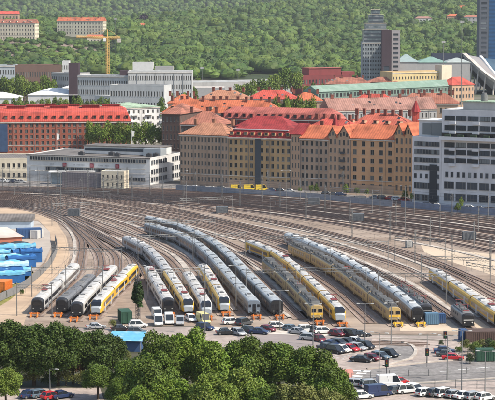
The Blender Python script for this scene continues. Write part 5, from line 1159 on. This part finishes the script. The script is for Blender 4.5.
def wire(path,label,group,s0=2,s1=None):
    s1=s1 or path.c[-1]-2; a=path.at(s0); r=bpy.data.objects; mb=MB(); d=s0
    while d<s1:
        e=min(d+22,s1); p1=path.at(d); p2=path.at(e)
        for z,rr in((5.6,.028),(6.9,.022)): mb.bar((p1.x,p1.y,z),(p2.x,p2.y,z),rr,0,3)
        mb.bar((p1.x,p1.y,5.6),(p1.x,p1.y,6.9),.02,0,3); d=e
    return mb.build('overhead_wire',[DARKM],label=label,cat='wire',group=group)
for k,p in PT.items():
    wire(p,'thin overhead wire above the '+{'L1':'black locomotives','L2':'lone grey locomotive','T15':'right edge yellow train','E1':'empty track right of the grey locomotive','E2':'empty track by the tan ground'}.get(k,loc.get(k,'')),'overhead wires')
for i,p in enumerate(MAIN[::2]): wire(p,'thin overhead wire over the main yard, '+('farthest' if i==0 else ['','second','third','fourth','fifth','sixth','seventh','eighth','ninth','tenth'][i])+' from the camera'.replace('from the camera','counted from the far fence'),'overhead wires of the main yard')
# ------------------------------------------------------------------ fences
def fence(ctrl,h,label,m,panel=True,step=2.5,name='fence',thick=.06,slat=None):
    p=Path(ctrl,0); a=p.at(0); r=empty(name,(a.x,a.y,0),0,label=label,cat='fence'); o=(a.x,a.y)
    mb=MB(); mp=MB(); d=0; n=int(p.c[-1]/step); pp=MB(); pp.bar((0,0,0),(0,0,h+.1),.07); pm=pp.mesh('post',[m])
    for i in range(n+1):
        q=p.at(i*step)-Vector(o); mp.bar((q.x,q.y,0),(q.x,q.y,h+.1),.07) if n>100 else inst('post',pm,r,(q.x,q.y,0))
        if i<n:
            s2=p.at((i+1)*step)-Vector(o); t=(s2-q); ln=t.length; c=(q+s2)/2; rz=math.atan2(t.y,t.x)
            if panel: mb.box((c.x,c.y,h*.5+.1),(ln-.16,thick,h-.2),rz=rz)
            else:
                for z in(.3,h*.55,h-.05): mb.bar((q.x,q.y,z),(s2.x,s2.y,z),.035)
                if slat:
                    k=0
                    while k<ln: e=q+t*(k/ln); mb.bar((e.x,e.y,.1),(e.x,e.y,h),.025); k+=slat
    mb.build('fence_panel' if panel else 'rail',[m],r); 
    if n>100: o2=mp.build('post',[m],r); o2['kind']='stuff'
    return r
fence([(55,241),(57,252),(50,266),(36,280),(20,292),(-6,305)],2.2,'grey fence curving round the blue tarpaulin stacks',mat('fence_grey',(.20,.20,.20),.7,.12,1),step=3)
fence([(176,190.5),(250,195),(300,198.2),(350,203),(400,207.5)],2.3,'long grey blue panel fence between yard and apartment block',mat('panel_blue_grey',(.24,.26,.30),.7,.12,.5),step=4)
fence([(401,207.5),(440,211.5),(500,216.5),(560,222)],2.6,'blue grey panel fence in front of the white office on the right',mat('panel_blue',(.17,.21,.29),.7,.12,.5),step=4)
fence([(-20,188),(60,189.5),(120,191),(172,190.5)],1.8,'low fence in front of the left white office',METAL,panel=False,step=4)
fence([(352,379.8),(400,376.5),(430,376),(520,371)],1.3,'thin railing along the near side of the road',METAL,panel=False,step=4)
fence([(414,388),(450,388),(520,390)],1.6,'thin railing above the bottom row of light cars',METAL,panel=False,step=4)
# ------------------------------------------------------------------ masts and lamps
def mastmesh(h,arm,kind):
    mb=MB(); ma=MB()
    if kind=='lattice':
        lattice(mb,(0,0,0),(0,0,h),.19,int(h/1.2),.04)
    else: mb.bar((0,0,0),(0,0,h),.17,0,8,.12)
    ma.bar((0,0,h-1.6),(arm,0,h-1.2),.06); ma.bar((0,0,h-.3),(arm*.8,0,h-1.25),.04); ma.bar((arm*.9,0,h-1.2),(arm*.9,0,h-2.6),.04); ma.bar((arm*.9,0,h-2.6),(0,0,h-2.9),.04); ma.cyl((arm*.25,0,h-1.5),(1,0,0),.12,.3,0,8)
    return mb.mesh('pole',[METAL]),ma.mesh('arm',[METAL])
MM={k:mastmesh(*k) for k in [(8.5,3.2,'tube'),(8.5,-3.2,'tube'),(9.5,3.2,'lattice'),(9.5,-3.2,'lattice')]}
KS=list(MM)
rows=[(191.5,[10,38,66,96,127,160,196,233,268,305,343,382,420,462],'along the far fence of the yard'),(199,[3,30,58,88,118,150,184,222,262,300],'in the second row of the main yard'),(207,[14,48,82,186,240,280,325,372,414,452,488],'in the third row of the main yard'),(217,[262,306,350,396,440,478],'in the fourth row of the main yard'),(229,[352,390,430,474],'in the fifth row of the main yard'),(206,[104,132,163],'beside the track throat'),(244,[415,452,490],'at the tan loading ground')]
o_=['leftmost','second','third','fourth','fifth','sixth','seventh','eighth','ninth','tenth','eleventh','twelfth','thirteenth','fourteenth']
for y,xs_,ph in rows:
    for i,x in enumerate(xs_):
        yy=y+(x-250)*.045*(y-180)/25+rnd.uniform(-.5,.5)+ (1.5 if y<195 else 0)
        A=P(x,yy); k=KS[rnd.choice([0,1,2,3])]
        r=empty('catenary_mast',(A.x,A.y,0),R(90+rnd.uniform(-12,12)),label=('grey tubular' if k[2]=='tube' else 'dark lattice')+f' catenary mast, {o_[i]}{"" if i==0 else " from the left"} {ph}',cat='mast',group='catenary masts')
        inst('pole',MM[k][0],r); inst('arm',MM[k][1],r)
def portal(pts,h,label,m=None):
    m=m or METAL
    a=P(*pts[0]);r=empty('catenary_portal',(a.x,a.y,0),0,label=label,cat='portal',group='catenary portals'); o=Vector((a.x,a.y,0))
    q=[P(*p)-o for p in pts]
    for c in q: mb=MB(); mb.bar((c.x,c.y,0),(c.x,c.y,h+.5),.13,0,8,.1); mb.build('pole',[METAL],r)
    mb=MB(); a_,b_=q[0],q[-1]; u=Vector((0,0,h)); mb.bar(a_+u,b_+u,.09); mb.bar(a_+u-Vector((0,0,.7)),b_+u-Vector((0,0,.7)),.07); n=max(3,int((b_-a_).length/1.5))
    for i in range(n): mb.bar(a_+(b_-a_)*(i/n)+u-Vector((0,0,.7*(i%2))),a_+(b_-a_)*((i+1)/n)+u-Vector((0,0,.7*((i+1)%2))),.045)
    mb.build('beam',[METAL],r)
    mb=MB(); k=2.2; L=(b_-a_).length
    while k<L-1: c=a_+(b_-a_)*(k/L); mb.bar((c.x,c.y,h-.7),(c.x,c.y,h-1.9),.05); k+=4.5
    mb.build('hanger',[METAL],r)
portal([(17,316),(52,317)],7.5,'catenary portal over the two leftmost trains near their fronts')
portal([(32,297),(66,296),(103,296)],7.5,'catenary portal over the four left trains, middle one')
portal([(52,274),(84,272),(122,277)],7.5,'catenary portal over the rear ends of the left trains')
portal([(148,300),(205,297)],7.5,'catenary portal over the short train and two neighbours')
portal([(138,262),(195,258)],7.5,'catenary portal behind the short train')
portal([(246,300),(296,300)],7.5,'catenary portal near the ends of the coach trains')
portal([(193,262),(245,258)],7.5,'catenary portal over the middle of the coach trains')
portal([(300,297),(366,300)],7.5,'catenary portal over the front of the middle yellow train')
portal([(262,262),(320,262)],7.5,'catenary portal over the rear of the middle yellow train')
portal([(378,303),(446,304)],7.5,'catenary portal over the silver coaches and black locomotives')
portal([(330,270),(388,268)],7.5,'catenary portal over the middle of the long tan railcar')
portal([(421,284),(490,287)],7.5,'catenary portal over the right yellow train')
portal([(466,291),(498,297)],7.5,'short catenary portal at the right edge')
portal([(126,246),(178,243)],7.5,'catenary portal over the grey train near the throat')
portal([(52,226),(96,224)],7.5,'catenary portal above the sandy track bend')
portal([(150,247),(215,243)],7.5,'catenary portal where the coach trains begin')
portal([(395,262),(445,266)],7.5,'catenary portal behind the right yellow train')
portal([(440,236),(500,243)],8,'catenary portal over the main tracks at the right')
portal([(270,222),(320,226)],8,'catenary portal over the main tracks in the middle')
portal([(330,209),(380,213)],8,'catenary portal before the orange house')
portal([(56,212),(110,214)],8,'catenary portal over the tracks left of the relay hut')
portal([(180,222),(232,220)],8,'catenary portal above the far ends of the coach trains')
def lamp(px,py,h,label,heads=2,name='lamp_post'):
    A=P(px,py); r=empty(name,(A.x,A.y,0),R(rnd.uniform(-30,30)),label=label,cat='lamp post',group='tall lamp posts')
    mb=MB(); mb.bar((0,0,0),(0,0,h),.13,0,8,.07); mb.build('pole',[METAL],r)
    for sx in([-1,1] if heads==2 else [1]):
        mb=MB(); mb.bar((0,0,h),(sx*1.2,0,h+.1),.05); mb.build('arm',[METAL],r)
        mb=MB(); mb.box((sx*1.5,0,h+.1),(.8,.35,.14),taper=.8); mb.build('lamp_head',[LG],r)
for a in [(61,221,17,'very tall lamp post by the track throat on the left'),(183,213,15,'tall dark lamp post rising before the corner of the tan roofed house'),(139,316,12,'lamp post between the leftmost yellow train and the ivy mast'),(236,311,11,'lamp post between two coach trains and the yellow one'),(391,344,9,'lamp post at the turning circle top'),(447,381,9,'tall lamp post on the near road side left of the red car'),(461.5,394,12,'thin tall mast right of the lamp post on the road'),(485,399,9,'thin mast at the bottom right among the light cars'),(379,390,11,'thin mast rising behind the dark blue van'),(313,345,9,'lamp post among the cars near the tan railcar'),(205,335,12,'lamp post beside the pale yellow van'),(365,345,9,'lamp post at the right end of the car park row'),(427,363,6,'lamp post left of the red car'),(280,330,9,'lamp post beside the white estate before the coaches'),(286,216,16,'tall lamp post in the centre of the main yard'),(405,236,16,'tall lamp post in the right half of the main yard'),(40,209,14,'tall lamp post at the left of the main yard'),(50,395,5,'low lamp post with white globe in the lower left car park',1)]: lamp(*a)
def tall_mast(px,yb,yt,label):
    A=P(px,yb); H=Hz(A.y,yt); r=empty('flood_light_mast',(A.x,A.y,0),0,label=label,cat='mast'); mb=MB(); mb.bar((0,0,0),(0,0,H),.35,0,8,.2); mb.build('pole',[METAL],r); mb=MB(); mb.box((0,-.3,H),(3,.5,1.6)); mb.build('lamp_head',[LG],r)
for a in [(116,88,19,'thin mast right of the middle hill apartment block'),(461,112,22,'thin pale mast in front of the blue hotel towers'),(443,100,42,'thin mast behind the tan square tower'),(202,90,68,'thin pale mast in front of the hill, left'),(238,90,70,'thin pale mast in front of the wooded hill, right one')]: tall_mast(*a)
# flags
for px,yb,yt in((57,165,133),(132,165,130)):
    A=P(px,yb); H=Hz(A.y,yt); r=empty('flag_pole',(A.x,A.y,0),0,label=f'white flag pole on the {"left" if px<100 else "right"} part of the white office',cat='flag pole',group='flag poles'); mb=MB(); mb.bar((0,0,0),(0,0,H),.12,0,6,.07); mb.build('pole',[WHITE],r)
    mb=MB(); mb.add([(0,0,H-.3),(1.3,.1,H-.5),(1.1,.2,H-3.0),(0,0,H-3.2),(0,.05,H-.3),(1.3,.15,H-.5),(1.1,.25,H-3.0),(0,.05,H-3.2)],[(0,1,2,3),(7,6,5,4),(0,4,5,1),(2,6,7,3),(1,5,6,2)]); mb.build('flag',[WHITE],r)
def signal(px,py,label,h=3.6):
    A=P(px,py); r=empty('traffic_signal',(A.x,A.y,0),0,label=label,cat='signal',group='dark traffic signals'); mb=MB(); mb.bar((0,0,0),(0,0,h),.07,0,6); mb.build('pole',[DARKM],r)
    mb=MB(); mb.box((0,-.05,h-.5),(.75,.45,1.5)); mb.build('signal_head',[P_BK],r)
    for k,c in enumerate(((.2,.01,.01),(.25,.12,.0),(.0,.12,.03))): mb=MB(); mb.cyl((0,-.3,h-.05-.42*k),(0,1,0),.14,.06,0,10); mb.build('lamp_lens',[mat('lens%d'%k,c,.3,.05)],r)
signal(386.5,378.5,'dark traffic signal on the near side of the turning circle'); signal(427,367,'dark signal left of the red car on the paving'); signal(445,352,'dark signal behind the tall lamp post near the blue car',4.2)
# ------------------------------------------------------------------ haze (air)
mb=MB(); mb.box((0,3450,120),(5400,7700,246)); o=mb.build('haze',[],kind='stuff')
hm=bpy.data.materials.new('haze'); hm.use_nodes=True; t=hm.node_tree; t.nodes.clear(); ou=t.nodes.new('ShaderNodeOutputMaterial'); pv=t.nodes.new('ShaderNodeVolumePrincipled'); pv.inputs['Density'].default_value=.00004; pv.inputs['Color'].default_value=(.90,.94,1,1); pv.inputs['Anisotropy'].default_value=.2
t.links.new(pv.outputs[0],ou.inputs['Volume']); o.data.materials.append(hm)

for o in sc.objects:
    if 'label' in o and len(o['label'].split())>16: print('LONG',o.name,o['label'])
